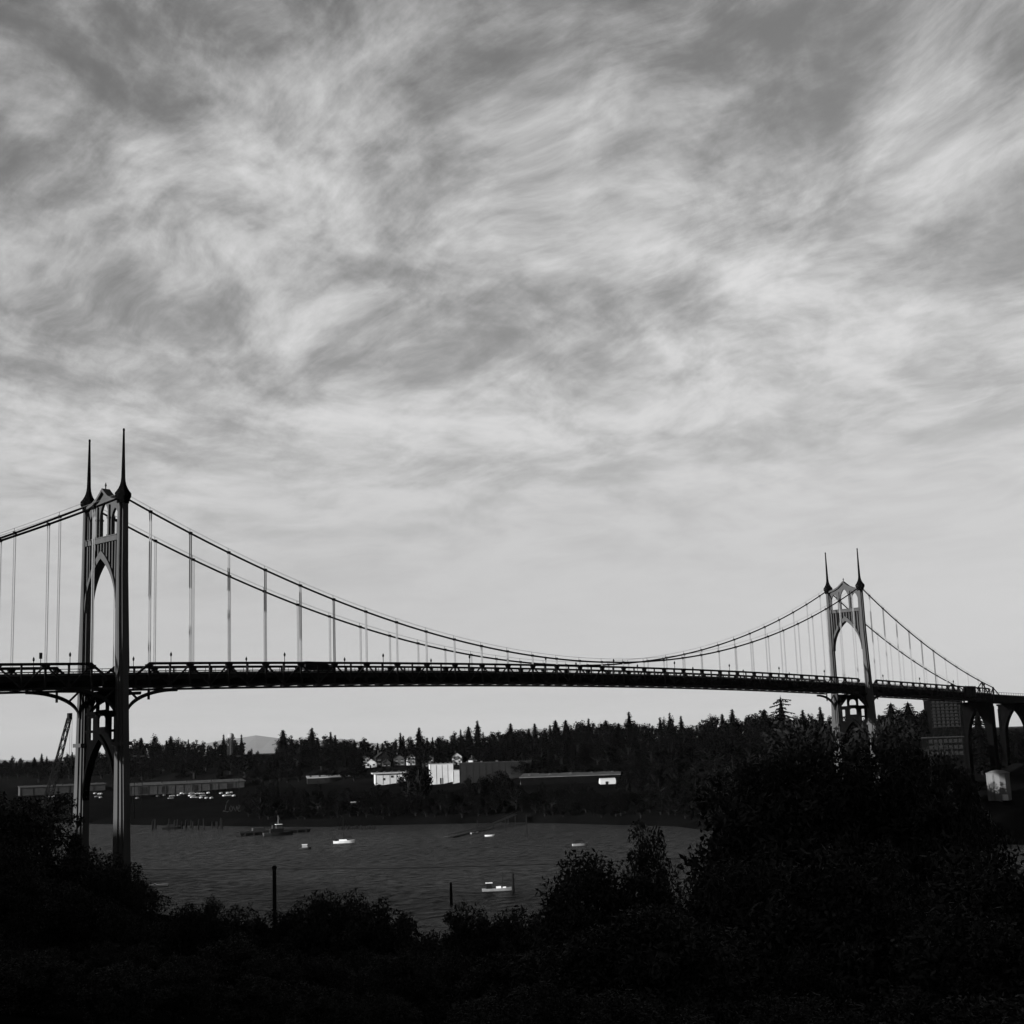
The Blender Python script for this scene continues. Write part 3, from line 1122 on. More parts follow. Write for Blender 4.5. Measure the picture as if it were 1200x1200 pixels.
# trees along the far shore, tops as the photograph shows them
shore = [(290, 925), (305, 915), (322, 912), (340, 918), (355, 920), (372, 916), (390, 922), (408, 920), (425, 926), (440, 916), (452, 922), (478, 896), (490, 892),
         (497, 900), (512, 924), (524, 925), (537, 922), (549, 909), (560, 910), (570, 903), (584, 897), (594, 905), (604, 915), (604, 925), (634, 914), (645, 920), (660, 922),
         (672, 912), (688, 918), (694, 926), (727, 922), (732, 900), (750, 890), (770, 885), (790, 895), (812, 900), (835, 890), (860, 880), (885, 885), (910, 872),
         (935, 880), (955, 890), (985, 885), (1003, 890), (1030, 880), (1055, 880), (1075, 890), (1086, 887), (1099, 890), (1112, 891), (1125, 889), (395, 935), (465, 930), (500, 935), (560, 930), (610, 935), (655, 935), (690, 935), (725, 930)]
for uu, vv in shore:
    x, y, s = inland(uu, random.uniform(22, 70) if vv < 930 else random.uniform(10, 25))
    h = at_d(uu, vv, s).z-gz(x, y)
    add_tree('broadleaf_tree', random.choice(BRO), x, y, max(5, h), 'dense dark tree on the low bank between the sheds and the water', 'trees along the far bank', wide=random.uniform(0.65, 0.95))
for t0, lo, hi in ((38, 8, 13), (14, 5, 9)):
    u = 284.0
    while u < 1060:
        u += random.uniform(7, 13)
        if t0 < 20 and 590 < u < 625:
            continue
        x, y, s = inland(u, t0+random.uniform(-7, 9))
        lim = at_d(u, 926 if 608 < u < 630 or 698 < u < 728 else 921, s).z-gz(x, y)
        add_tree('bank_tree', random.choice(BRO), x, y, min(lim, random.uniform(lo, hi)) if u < 745 else random.uniform(lo, hi), 'low bushy tree crowding the water edge of the far bank', 'bushes at the far water edge', wide=random.uniform(0.9, 1.5))
x, y, s = inland(920, 120)
hh = at_d(920, 813, s).z-gz(x, y)
add_tree('cedar_tree', conifer(33, 20, 0.13, 0.5, None, True), x, y, hh, 'tall ragged flat-topped cedar rising above the bluff trees under the bridge', None, wide=1.15)
x, y = SPAN+SIDE+28, 14
add_tree('conifer_tree', CON[2], x, y, 64.5-gz(x, y), 'narrow dark conifer rising behind the approach viaduct railing', None, wide=0.9)

# ---- near bank: leafy trees on the hillside below the camera
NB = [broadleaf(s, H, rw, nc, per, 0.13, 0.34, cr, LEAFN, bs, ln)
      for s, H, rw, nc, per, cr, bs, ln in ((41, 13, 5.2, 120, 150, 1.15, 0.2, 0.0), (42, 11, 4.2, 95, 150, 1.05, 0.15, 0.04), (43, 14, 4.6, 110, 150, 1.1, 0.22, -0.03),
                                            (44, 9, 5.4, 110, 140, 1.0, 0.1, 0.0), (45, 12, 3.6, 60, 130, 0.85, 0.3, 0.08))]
NBH = [13, 11, 14, 9, 12]


def near_tree(u, v, dist, k, label, group=None, wide=1.0, name='leafy_tree'):
    p = at_d(u, v, dist)
    g = gz(p.x, p.y)
    h = p.z-g
    sc = max(0.2, h/NBH[k])
    t = empty(name, (p.x, p.y, g-0.2), random.uniform(0, 6.28), label, 'tree', group)
    t.scale = (sc*wide, sc*wide, sc)
    for nme, me_ in zip(('crown', 'trunk'), NB[k]):
        link(nme, me_, t)
    return t


OWN = {(702, 966): 'round-headed leafy tree overhanging the river below the canopied runabout',
       (764, 962): 'leafy tree just behind the round-headed one at the river gap',
       (998, 842): 'tall leafy tree standing directly before the legs of the far tower',
       (1028, 842): 'tall leafy tree hiding the right foot of the far tower',
       (915, 850): 'tall leafy tree below the ragged flat-topped cedar',
       (1097, 889): 'narrow leafy tree below the dark three-storey building',
       (1165, 968): 'broad leafy tree on the slope below the storage tank',
       (1124, 905): 'slender leafy tree beside the first arched viaduct pier'}
GR = 'leafy trees on the near hillside right of the water'
LR = 'dark leafy tree on the near hillside below the far tower'
for a in ((702, 966, 105, 0, 0.85), (764, 962, 112, 2, 0.5), (880, 885, 96, 2, 0.6), (915, 850, 95, 0, 0.9), (958, 843, 98, 2, 0.8), (998, 842, 102, 0, 0.75), (1028, 842, 98, 2, 0.75),
          (1068, 876, 104, 2, 0.6), (1097, 889, 98, 0, 0.6), (1124, 905, 96, 2, 0.45), (1100, 968, 78, 1, 1.1), (1165, 968, 74, 0, 1.1), (1230, 960, 70, 1, 1.1), (890, 960, 70, 0, 0.9), (960, 965, 64, 1, 1.0), (1030, 985, 62, 2, 0.9),
          (862, 985, 76, 1, 0.75), (785, 1045, 80, 3, 0.9), (835, 1030, 78, 3, 0.8), (1290, 940, 75, 0, 1)):
    near_tree(*a[:4], OWN.get(a[:2], LR), None if a[:2] in OWN else GR, a[4])
near_tree(655, 1030, 100, 4, 'small open-crowned tree with bare lower stem leaning over the water', None, 1.0)
GL = 'leafy trees on the near hillside beneath the side span'
LL = 'dense dark tree on the near bank at the foot of the left tower'
for a in ((-12, 894, 140, 0, 0.9), (38, 930, 155, 2, 1.0), (80, 972, 165, 0, 0.9), (128, 988, 168, 1, 0.9), (150, 1004, 160, 0, 0.6), (60, 1010, 120, 0, 1.0), (110, 1040, 120, 1, 1.0),
          (10, 985, 110, 2, 1.0), (138, 1052, 118, 3, 0.8), (-70, 960, 110, 0, 1)):
    near_tree(*a[:4], LL, GL, a[4])
GB = 'bushy trees along the foot of the near hillside'
LBU = 'low bushy tree on the near bank in front of the water'
for a in ((214, 1052, 128, 3, 0.7), (240, 1034, 126, 0, 0.62), (282, 1054, 124, 3, 0.7), (335, 1042, 126, 0, 0.62), (372, 1032, 122, 1, 0.7), (402, 1022, 124, 0, 0.7), (440, 1044, 120, 3, 0.7),
          (470, 1070, 118, 3, 0.6), (540, 1044, 120, 1, 0.75), (575, 1046, 122, 0, 0.65), (612, 1048, 120, 1, 0.75), (638, 1062, 112, 3, 0.7), (500, 1084, 110, 3, 0.8)):
    near_tree(*a[:4], LBU, GB, a[4])
GS = 'shrubs on the slope below the viewpoint'
LS = 'leafy shrub on the slope just below the viewpoint'
for i in range(26):
    uu = -40+i*51+random.uniform(-14, 14)
    near_tree(uu, random.uniform(1085, 1120) if uu < 640 else random.uniform(1040, 1090), random.uniform(52, 74), random.choice((0, 1, 3)), LS, GS, random.uniform(0.9, 1.3), 'leafy_shrub')
for i in range(16):
    uu = -40+i*85+random.uniform(-20, 20)
    near_tree(uu, random.uniform(1135, 1165), random.uniform(34, 44), random.choice((1, 3)), LS, GS, random.uniform(1.2, 1.6), 'leafy_shrub')

# ------------------------------------------------------------------ buildings


def gable_house(name, loc, rz, w_, d_, h_, rh, wall, roof, label, group=None, nwin=2, cat='house'):
    """front wall at local -x; ridge along x"""
    t = empty(name, loc, rz, label, cat, group)
    P = [(-d_/2, -w_/2, 0), (-d_/2, w_/2, 0), (-d_/2, w_/2, h_), (-d_/2, 0, h_+rh), (-d_/2, -w_/2, h_)]
    Q = [(d_/2, b, c) for a, b, c in P]
    MB().add(P+Q, [(4, 3, 2, 1, 0), (5, 6, 7, 8, 9), (0, 1, 6, 5), (1, 2, 7, 6), (4, 0, 5, 9), (2, 3, 8, 7), (3, 4, 9, 8)]).build('wall', wall, t)
    ov = 0.4
    r = MB()
    for sg in (-1, 1):
        c0 = [(-d_/2-ov, 0, h_+rh+0.25), (-d_/2-ov, sg*(w_/2+ov), h_-ov*rh/(w_/2)+0.25)]
        r.add([(x, y, z+dz) for dz in (-0.2, 0) for x, y, z in (c0[0], c0[1], (d_/2+ov,)+c0[1][1:], (d_/2+ov,)+c0[0][1:])],
              [(0, 1, 2, 3), (7, 6, 5, 4), (0, 4, 5, 1), (1, 5, 6, 2), (2, 6, 7, 3), (3, 7, 4, 0)])
    rf = r.build('roof', roof, t)
    MB().box((d_*0.2, w_*0.18, h_+rh*0.9), (0.8, 0.8, rh*0.9+1)).build('chimney', GREY, rf)
    for k in range(nwin):
        y = (k+0.5)/nwin*w_-w_/2
        for zz in ((h_*0.35, h_*0.8) if h_ > 4 else (h_*0.55,)):
            o = MB().box((-d_/2-0.03, y, zz), (0.14, w_/nwin*0.4, 1.3)).build('window', GLASS, t)
            MB().box((-d_/2-0.06, y, zz-0.75), (0.25, w_/nwin*0.5, 0.12)).build('sill', WHITE, o)
    MB().box((-d_/2-0.04, w_*0.05, 1.0), (0.12, 0.95, 2.0)).build('door', DGREY, t)
    return t


def face_cam(x, y):
    return math.atan2(y-CAM[1], x-CAM[0])


def shed(name, u0, u1, vb, vt, dist, depth, wall, label, cat='warehouse', roofm=PALE, skew=0.0, group=None, openings=(), lift=0.0, roof_t=0.5, lip=0.6, ribs=8, roofpitch=0.0):
    """long flat-roofed building whose front runs between two picture columns"""
    um = (u0+u1)/2
    c, dist = hit(um, vb, 860)
    wd = (u1-u0)*dist/FPX*1.02
    rz = face_cam(c.x, c.y)+skew
    h = (vb-vt)*dist/FPX
    z = c.z
    g = gz(c.x, c.y)
    t = empty(name, (c.x, c.y, min(g, z)-0.3), rz, label, cat, group)
    z0 = z-t.location.z
    MB().box((depth/2, 0, (z0+h)/2), (depth, wd, z0+h)).build('wall', wall, t)
    r = MB()
    a = roofpitch*depth
    P = [(-lip, -wd/2-lip, z0+h+0.003), (depth+lip, -wd/2-lip, z0+h+a+0.003), (depth+lip, wd/2+lip, z0+h+a+0.003), (-lip, wd/2+lip, z0+h+0.003)]
    r.add(P+[(x, y, zz+roof_t) for x, y, zz in P], [(3, 2, 1, 0), (4, 5, 6, 7), (0, 1, 5, 4), (1, 2, 6, 5), (2, 3, 7, 6), (3, 0, 4, 7)])
    rf = r.build('roof', roofm, t)
    for k in range(5):
        MB().box((depth*0.3+random.uniform(0, depth*0.4), (k/4-0.5)*wd*0.85, z0+h+roof_t+a*0.5+0.3), (1.4, 1.6, 1.1)).build('roof_vent', GREY, rf)
    for k in range(ribs):
        MB().box((-0.12, (k/(ribs-1)-0.5)*wd*0.985, z0+h/2-0.1), (0.22, 0.35, h-0.4)).build('pilaster', wall, t)
    for (fy, fw, fz, fh) in openings:
        MB().box((-0.05, (0.5-fy)*wd, z0+fz*h), (0.24, fw*wd, fh*h)).build('opening', GLASS, t)
    return t


# white mill with taller block and dark wing
shed('white_warehouse', 505, 531, 919, 897, 925, 22, OFFW, 'bright white two-stage warehouse with a dark doorway behind the shore trees', skew=0.05,
     openings=((0.48, 0.13, 0.16, 0.30),), ribs=5, roofm=PALE, lip=0.1)
shed('white_annex', 531.3, 539.5, 919, 904.5, 925, 20, OFFW, 'lower white annex against the side of the two-stage warehouse', skew=0.05, ribs=2, roofm=PALE, lip=0.1)
shed('grey_warehouse', 540, 622, 916.5, 894.5, 955, 26, DGREY, 'long dark grey metal warehouse stretching right behind the white one', skew=-0.10, ribs=12, roofm=ROOF, lip=0.2,
     openings=((0.7, 0.08, 0.2, 0.4),))
shed('loading_shed', 441, 480, 919, 907, 945, 16, OFFW, 'white block building with square windows under a long flat overhanging roof', skew=0.08, roofm=PALE, ribs=6, lip=2.0, roof_t=0.9,
     openings=((0.48, 0.07, 0.72, 0.2), (0.8, 0.06, 0.7, 0.2), (0.66, 0.06, 0.3, 0.22), (0.25, 0.05, 0.5, 0.2)))
shed('long_shed', 158, 282, 929, 919, 1010, 18, GREY, 'very long low grey shed with a pale roof behind the parked cars', skew=0.12, ribs=14, roofm=ROOFP, lip=0.8, roofpitch=0.08,
     openings=((0.12, 0.09, 0.45, 0.75), (0.3, 0.05, 0.45, 0.75), (0.57, 0.03, 0.45, 0.8), (0.7, 0.02, 0.45, 0.8), (0.87, 0.05, 0.45, 0.75)))
shed('low_shed', 30, 118, 930, 922, 1030, 14, GREY, 'low shed with a pale roof seen between the legs of the left tower', skew=0.12, ribs=8, roofm=ROOFP, lip=0.6, roofpitch=0.07)
shed('terminal_shed', 612, 724, 918, 910.5, 960, 34, DARKW, 'long low shed with a broad pale roof behind the bank trees', skew=-0.05, ribs=10, roofm=ROOFP, lip=0.8, roofpitch=0.05)
shed('flat_shed', 362, 410, 918, 912, 960, 20, DGREY, 'low dark shed with a thin pale roof half hidden by trees', skew=0.05, ribs=6, roofm=PALE, lip=0.5, roofpitch=0.06)
shed('boat_house', 413, 437, 949, 941, 850, 10, GREY, 'small boat house with a bright end wall at the water edge', skew=0.15, ribs=4, roofm=PALE, lip=0.8, openings=((0.6, 0.4, 0.4, 0.6),))


def quonset(u0, u1, vb, vt, dist, label, skew=0.0):
    c, dist = hit((u0+u1)/2, vb, 860)
    wd = (u1-u0)*dist/FPX
    h = (vb-vt)*dist/FPX
    t = empty('arched_hut', (c.x, c.y, min(c.z, gz(c.x, c.y))), face_cam(c.x, c.y)+skew, label, 'shed')
    z0 = c.z-t.location.z
    rad = h
    ring0, ring1 = [], []
    for k in range(13):
        a = math.pi*k/12
        ring0.append((-math.cos(a)*rad+rad, -wd/2, z0+math.sin(a)*rad))
        ring1.append((-math.cos(a)*rad+rad, wd/2, z0+math.sin(a)*rad))
    MB().loft([ring0, ring1]).build('shell', OFFW, t)
    MB().box((rad, 0, z0/2), (2*rad, wd, max(0.2, z0))).build('base_wall', GREY, t)
    MB().box((0.06, wd*0.1, z0+0.9), (0.3, 1.6, 1.9)).build('door', DGREY, t)
    return t


quonset(704, 722, 919.5, 912.5, 905, 'small arched hut with a bright white curved roof at the end of the long shed', 0.15)
quonset(611, 625, 920, 914.5, 915, 'pale arched hut beside the bank trees left of the long shed', 0.1)

# houses on the bluff, mostly hidden by trees
for i, (u, v, wd, wl) in enumerate(HOUSES):
    x, y, s = inland(u, 222+(i*37 % 20))
    p = at_d(u, v-2, s)
    g = gz(x, y)
    wd *= 1.25
    hw = min(max(3.0, p.z-g-wd*0.35), 6.5)
    gable_house('house', (x, y, g-0.2), face_cam(x, y)+random.uniform(-0.25, 0.45), wd, 8, hw, wd*0.35, (PALE, OFFW, GREY, DGREY)[wl], ROOF,
                'small gable house among the trees on the far bluff', 'houses on the far bluff')

# apartment block and brick building to the right


def block(name, u0, u1, vb, vt, dist, depth, wall, label, floors, bays, skew, ledge=None, sill=None):
    c = at_d((u0+u1)/2, vb, dist)
    wd = (u1-u0)*dist/FPX
    h = (vb-vt)*dist/FPX
    g = gz(c.x, c.y)
    base_z = min(g, c.z)-0.5
    t = empty(name, (c.x, c.y, base_z), face_cam(c.x, c.y)+skew, label, 'building')
    H = c.z-base_z+h
    MB().box((depth/2, 0, H/2), (depth, wd, H)).build('wall', wall, t)
    MB().box((depth/2, 0, H+0.25), (depth+0.5, wd+0.5, 0.5)).build('roof', ROOF, t)
    fh = h/floors
    for f in range(floors):
        zz = H-h+fh*(f+0.5)
        for b in range(bays):
            y = ((b+0.5)/bays-0.5)*wd*0.96
            o = MB().box((-0.04, y, zz), (0.2, wd/bays*0.62, fh*0.5)).build('window', GLASS, t)
            MB().box((-0.2, y, zz-fh*0.33), (0.45, wd/bays*0.8, fh*0.14)).build('sill', sill or ledge or wall, o)
            if sill:
                for yy in (-0.34, 0.0, 0.34):
                    MB().box((-0.15, y+yy*wd/bays, zz), (0.1, wd/bays*0.07, fh*0.5)).build('mullion', sill, o)
        if ledge:
            MB().box((-0.5, 0, zz-fh*0.45), (1.0, wd*0.98, fh*0.20)).build('balcony', ledge, t)
    return t


block('apartment_tower', 1094, 1129, 852, 822, 820, 16, DARKW, 'eight-storey apartment block with pale balcony rows seen under the bridge deck', 8, 7, 0.25, DGREY)
block('brick_building', 1090, 1129, 886, 866, 700, 14, DARKW, 'three-storey dark building with rows of paned windows below the apartment block', 3, 7, 0.2, None, DGREY)

# white tank near the right edge
c, _s = hit(1172, 938, 470)
tk = empty('storage_tank', (c.x, c.y, gz(c.x, c.y)-0.3), 0, 'pale eight-sided storage tank with a shallow conical top under the approach viaduct', 'tank')
zt0 = c.z-tk.location.z
dd = math.hypot(c.x-CAM[0], c.y-CAM[1])
rt, ht = 12.3*dd/FPX, 28*dd/FPX
MB().lathe([(rt, 0), (rt, zt0+ht)], 12).build('shell', TANK, tk)
MB().lathe([(rt*1.04, zt0+ht+0.003), (rt*1.04, zt0+ht+0.25), (rt*0.55, zt0+ht+1.2), (0.3, zt0+ht+1.6)], 12).build('roof', TANK, tk)
MB().box((-rt*0.72, -rt*0.78, zt0+1.2), (2.2, 2.2, 2.4), 0.7).build('pump_box', OFFW, tk)
lad = MB()
for k in range(int(ht/0.5)):
    lad.box((-rt-0.25, 0, zt0+0.5*k), (0.06, 0.5, 0.05))
lad.box((-rt-0.25, 0.27, zt0+ht/2), (0.06, 0.05, ht)).box((-rt-0.25, -0.27, zt0+ht/2), (0.06, 0.05, ht)).build('ladder', STEELD, tk)

# small white canopy tent below the brick building
c, _s = hit(1113, 894, 560)
tn = empty('canopy_tent', (c.x, c.y, gz(c.x, c.y)), face_cam(c.x, c.y), 'small white peaked canopy standing below the dark three-storey building', 'tent')
zz = max(2.2, c.z-tn.location.z)
MB().add([(-2.5, -2.5, zz), (2.5, -2.5, zz), (2.5, 2.5, zz), (-2.5, 2.5, zz), (0, 0, zz+1.5)], [(0, 1, 4), (1, 2, 4), (2, 3, 4), (3, 0, 4), (3, 2, 1, 0)]).build('canopy', WHITE, tn)
for a in (-2.3, 2.3):
    for b in (-2.3, 2.3):
        MB().box((a, b, zz/2), (0.1, 0.1, zz)).build('leg', PALE, tn)

# water tower
x, y, s = inland(270.5, 260)
top = at_d(270.5, 859, s).z
wt = empty('water_tower', (x, y, gz(x, y)), 0.3, 'white round water tower on thin legs above the far tree line', 'water tower')
Hh = top-gz(x, y)
MB().lathe([(0.4, Hh-5.6), (2.4, Hh-4.8), (3.0, Hh-3.6), (3.0, Hh-1.8), (2.1, Hh-0.5), (0.4, Hh)], 16).build('bowl', PALE, wt, smooth_=True)
for k in range(6):
    a = k*math.pi/3
    MB().tube([(3.4*math.cos(a), 3.4*math.sin(a), 0), (2.6*math.cos(a), 2.6*math.sin(a), Hh-4.2)], 0.2, 6).build('leg', GREY, wt)
MB().tube([(0, 0, 0), (0, 0, Hh-5.2)], 0.45, 8).build('riser', GREY, wt)

# lattice crane on the left
c = at_d(50, 905, 1010)
cr = empty('crane', (c.x, c.y, gz(c.x, c.y)), 0, 'lattice boom crane leaning right above the trees left of the bridge tower', 'crane')
tipw = at_d(81, 842, 1010)
z0 = cr.location.z
MB().box((0, 0, 2.2), (5, 4, 3.2)).build('cab', GREY, cr)
MB().box((0, 0, 0.5), (6, 4.6, 1.0)).build('tracks', BLACK, cr)
tip = Vector((tipw.x-c.x, tipw.y-c.y, tipw.z-z0))
foot = Vector((0, 0, 3.0))
ax = (tip-foot).normalized()
s1 = Vector((_r[0], _r[1], 0)).normalized()
s2 = ax.cross(s1).normalized()
s1 = s2.cross(ax).normalized()
bm_ = MB()
nseg = 12
cor = []
for k in range(nseg+1):
    f = k/nseg
    wd = 2.2*(1-0.45*f) if k > 0 else 1.2
    cc = foot+(tip-foot)*f
    cor.append([cc+s1*wd*a+s2*wd*b for a, b in ((-1, -1), (1, -1), (1, 1), (-1, 1))])
for k in range(nseg):
    for j in range(4):
        bm_.bar(cor[k][j], cor[k+1][j], 0.62)
        bm_.bar(cor[k][j], cor[k+1][(j+1) % 4], 0.4)
        bm_.bar(cor[k+1][j], cor[k+1][(j+1) % 4], 0.4)
boom = bm_.build('boom', STEELD, cr)
MB().box(tuple(tip+ax*1.5), (2.6, 2.6, 4.5)).build('boom_head', STEELD, boom)
bs = foot-s1*5
MB().tube([tuple(tip), tuple(bs)], 0.16, 4).tube([tuple(tip+s2), tuple(bs+s2)], 0.16, 4).build('stay_cable', STEELD, cr)
MB().tube([tuple(tip+s1*2.2), tuple(Vector((tip.x, tip.y, 6))+s1*2.2)], 0.12, 4).tube([tuple(tip+s1*0.8), tuple(Vector((tip.x, tip.y, 6))+s1*0.8)], 0.12, 4).build('hoist_rope', STEELD, cr)

# ---- parked cars
CARM = [OFFW, PALE, mat('car_silver', 0.12, 0.3, 0.05, 1), mat('car_dark', 0.05, 0.3, 0.1, 1, spec=0.5)]


def make_car(m):
    t = empty('parked_car')
    def ring(x, w2, z0, z1):
        return [(x, -w2, z0), (x, w2, z0), (x, w2, z1), (x, -w2, z1)]
    MB().loft([ring(-2.2, 0.8, 0.45, 0.8), ring(-2.05, 0.88, 0.3, 0.95), ring(0.9, 0.9, 0.28, 0.98), ring(2.0, 0.86, 0.3, 0.78), ring(2.2, 0.78, 0.42, 0.68)]).build('body', m, t)
    MB().loft([ring(-1.75, 0.78, 0.93, 0.97), ring(-1.1, 0.66, 0.93, 1.42), ring(0.35, 0.66, 0.93, 1.44), ring(1.05, 0.78, 0.93, 0.99)]).build('cabin', m, t)
    for sd in (-1, 1):
        MB().add([(-1.25, sd*0.775, 1.02), (0.65, sd*0.775, 1.02), (0.3, sd*0.69, 1.36), (-1.05, sd*0.69, 1.36)], [(0, 1, 2, 3)]).build('side_window', GLASS, t)
        MB().box((2.14, sd*0.6, 0.62), (0.16, 0.3, 0.12)).build('headlight', WHITE, t)
    MB().add([(0.46, -0.6, 1.39), (0.46, 0.6, 1.39), (1.0, 0.68, 1.03), (1.0, -0.68, 1.03)], [(0, 1, 2, 3)]).build('windscreen', GLASS, t)
    for x in (-1.35, 1.35):
        for yy in (-0.82, 0.82):
            o = link('wheel', WHEEL_ME, t, (x, yy, 0.32))
            o.scale = (0.64, 0.75, 0.64)
            link('hub', HUB_ME, o)
    return t


CARS = [make_car(m) for m in CARM]
used = [False]*4
spots = []
for (v0, us) in ((930.5, [160, 163, 171, 174, 183, 190, 194, 199, 205, 213, 217, 224, 231, 236, 243, 259, 266, 271]), (933.5, [185, 191, 202, 209, 222, 226, 238, 262, 268, 273]),
                 (936, [161, 200, 224, 227, 232, 236, 241, 247]), (931, [88, 92, 95, 112, 116, 119]), (935, [114, 118, 56, 62])):
    for uu in us:
        spots.append((uu+random.uniform(-1, 1), v0+random.uniform(-0.6, 0.6)))
names = ['white', 'pale grey', 'silver', 'dark']
for uu, vv in spots:
    k = random.choice((0, 0, 0, 1, 2, 2, 3))
    o = CARS[k] if not used[k] else copy_tree(CARS[k])
    used[k] = True
    s = 880.0
    d = ray(uu, vv)
    d = d/math.hypot(d[0], d[1])
    while s < 1400:
        p = CAM+d*s
        if p[2] <= gz(p[0], p[1]):
            break
        s += 2
    o.location = (p[0], p[1], gz(p[0], p[1])+0.05)
    o.rotation_euler = (0, 0, face_cam(p[0], p[1])+random.choice((0.3, 0.3, 1.8))+random.uniform(-0.1, 0.1))
    tag(o, names[k]+' car parked in the lot before the long low shed', 'car', names[k]+' cars in the parking lot')

# tall yard lights
for uu in (157.5, 166.5, 280):
    c = at_d(uu, 930, 985)
    g = gz(c.x, c.y)
    t = empty('yard_light', (c.x, c.y, g), face_cam(c.x, c.y), 'tall thin light mast beside the parking lot and long shed', 'light mast', 'light masts of the yard')
    hh = at_d(uu, 886, 985).z-g
    MB().lathe([(0.3, 0), (0.16, hh)], 6).build('mast', STEELB, t)
    MB().box((0, 0, hh), (0.5, 3.0, 0.4)).build('lamp_head', GREY, t)

# painted word on the bank
strokes = [[(267.8, 937.6), (266, 940), (264.8, 944), (264.2, 948), (263, 951), (261.2, 951.4), (261.6, 949.8), (264, 950.6), (266.5, 951.5), (268.5, 950.6)],
           [(270.6, 944.2), (269.4, 946), (269.4, 949), (270.6, 950.8), (272.2, 949), (272.2, 946), (270.8, 944.4)],
           [(273.4, 944.6), (274.6, 948), (276, 950.6), (277, 947), (277.6, 944.2)],
           [(278.4, 948), (280.6, 946.6), (281.4, 944.4), (280, 943.6), (278.8, 946), (278.8, 949), (280.2, 951), (282, 950)]]
c0 = at_d(272, 951.5, 905)
wd_ = empty('painted_word', (c0.x, c0.y, gz(c0.x, c0.y)), 0, 'faint handwritten word Love in pale paint on the dark bank below the parked cars', 'graffiti')
for s_ in strokes:
    P = [tuple(at_d(a, b, 905)-wd_.location) for a, b in s_]
    MB().tube(P, 0.16, 5).build('letter', LETTER, wd_)

# ------------------------------------------------------------------ boats and the shore


def hull(L, B, H, m, par, z0=-0.25, bowr=0.35, tr=0.75):
    rings = []
    for f, wf, zf in ((0, tr, 0.0), (0.25, 0.95, -0.02), (0.5, 1.0, 0.0), (0.75, 0.8, 0.08), (0.92, 0.4, 0.18), (1.0, 0.04, 0.28)):
        x = -L/2+L*f
        b = B/2*wf
        rings.append([(x, -b*0.55, z0), (x+0.0, b*0.55, z0), (x+bowr*f*f, b, H+zf*H), (x+bowr*f*f, -b, H+zf*H)])
    return MB().loft(rings).build('hull', m, par)


def boat(name, u, v, rz, label, cat='boat'):
    p = at_z(u, v, 0.0)
    return empty(name, (p.x, p.y, 0.0), rz, label, cat)


side_on = face_cam(250, 200)-math.pi/2
# sailing yacht
b = boat('sailboat', 403, 988, side_on+0.05, 'white sailing yacht under bare mast in the middle of the river')
hull(10.0, 3.0, 1.15, WHITE, b)
MB().loft([[(-2.4, -0.9, 1.1), (-2.4, 0.9, 1.1), (-2.3, 0.8, 1.75), (-2.3, -0.8, 1.75)], [(1.8, -0.8, 1.15), (1.8, 0.8, 1.15), (1.2, 0.6, 1.7), (1.2, -0.6, 1.7)]]).build('cabin', WHITE, b)
m_ = MB().lathe([(0.13, 1.0), (0.1, 8), (0.06, 14.6)], 6, (-0.2, 0, 0)).build('mast', STEELD, b)
MB().tube([(-0.3, 0, 2.5), (2.0, 0, 2.7), (3.9, 0, 2.5)], [0.22, 0.3, 0.18], 6).build('boom_sail', DGREY, b)
MB().tube([(-0.2, 0, 14.4), (4.9, 0, 1.4)], 0.03, 4).tube([(-0.2, 0, 14.4), (-4.8, 0, 1.4)], 0.03, 4).build('stay', STEELD, m_)
MB().box((-3.6, 0, 1.55), (1.3, 1.8, 0.9)).build('dodger', DGREY, b)
# small cruiser left of it
b = boat('cabin_boat', 357.5, 995, side_on, 'small pale cabin boat motoring left of the sailing yacht')
hull(5.2, 2.1, 0.75, GREY, b)
MB().loft([[(-1.4, -0.8, 0.7), (-1.4, 0.8, 0.7), (-1.3, 0.75, 2.0), (-1.3, -0.75, 2.0)], [(1.2, -0.7, 0.75), (1.2, 0.7, 0.75), (0.8, 0.65, 1.95), (0.8, -0.65, 1.95)]]).build('cabin', PALE, b)
MB().box((-0.2, 0, 2.07), (2.6, 1.8, 0.12)).build('roof', WHITE, b)
# runabout with canopy
b = boat('canopy_boat', 679.5, 991, side_on+0.1, 'pale runabout with a dark canopy leaving a wake toward the right bank')
hull(6.4, 2.3, 0.85, PALE, b)
MB().box((-0.3, 0, 2.25), (3.6, 2.0, 0.18)).build('canopy', DGREY, b)
for x in (-1.9, 1.3):
    for y in (-0.9, 0.9):
        MB().tube([(x, y, 0.8), (x, y, 2.2)], 0.06, 5).build('canopy_pole', STEELD, b)
MB().box((1.0, 0, 1.15), (0.9, 1.7, 0.6)).build('windscreen', GLASS, b)
# dinghy
b = boat('dinghy', 573.5, 980, side_on, 'tiny white dinghy near the boat ramp')
hull(4.4, 1.7, 0.7, WHITE, b)
MB().box((-0.3, 0, 0.9), (1.2, 1.2, 0.5)).build('console', GREY, b)
b = boat('skiff', 527.5, 981, side_on, 'low dark skiff drifting just left of the white dinghy')
hull(5.6, 1.8, 0.55, GREY, b)
MB().box((0.4, 0, 0.6), (0.4, 1.5, 0.12)).build('thwart', WOOD, b)
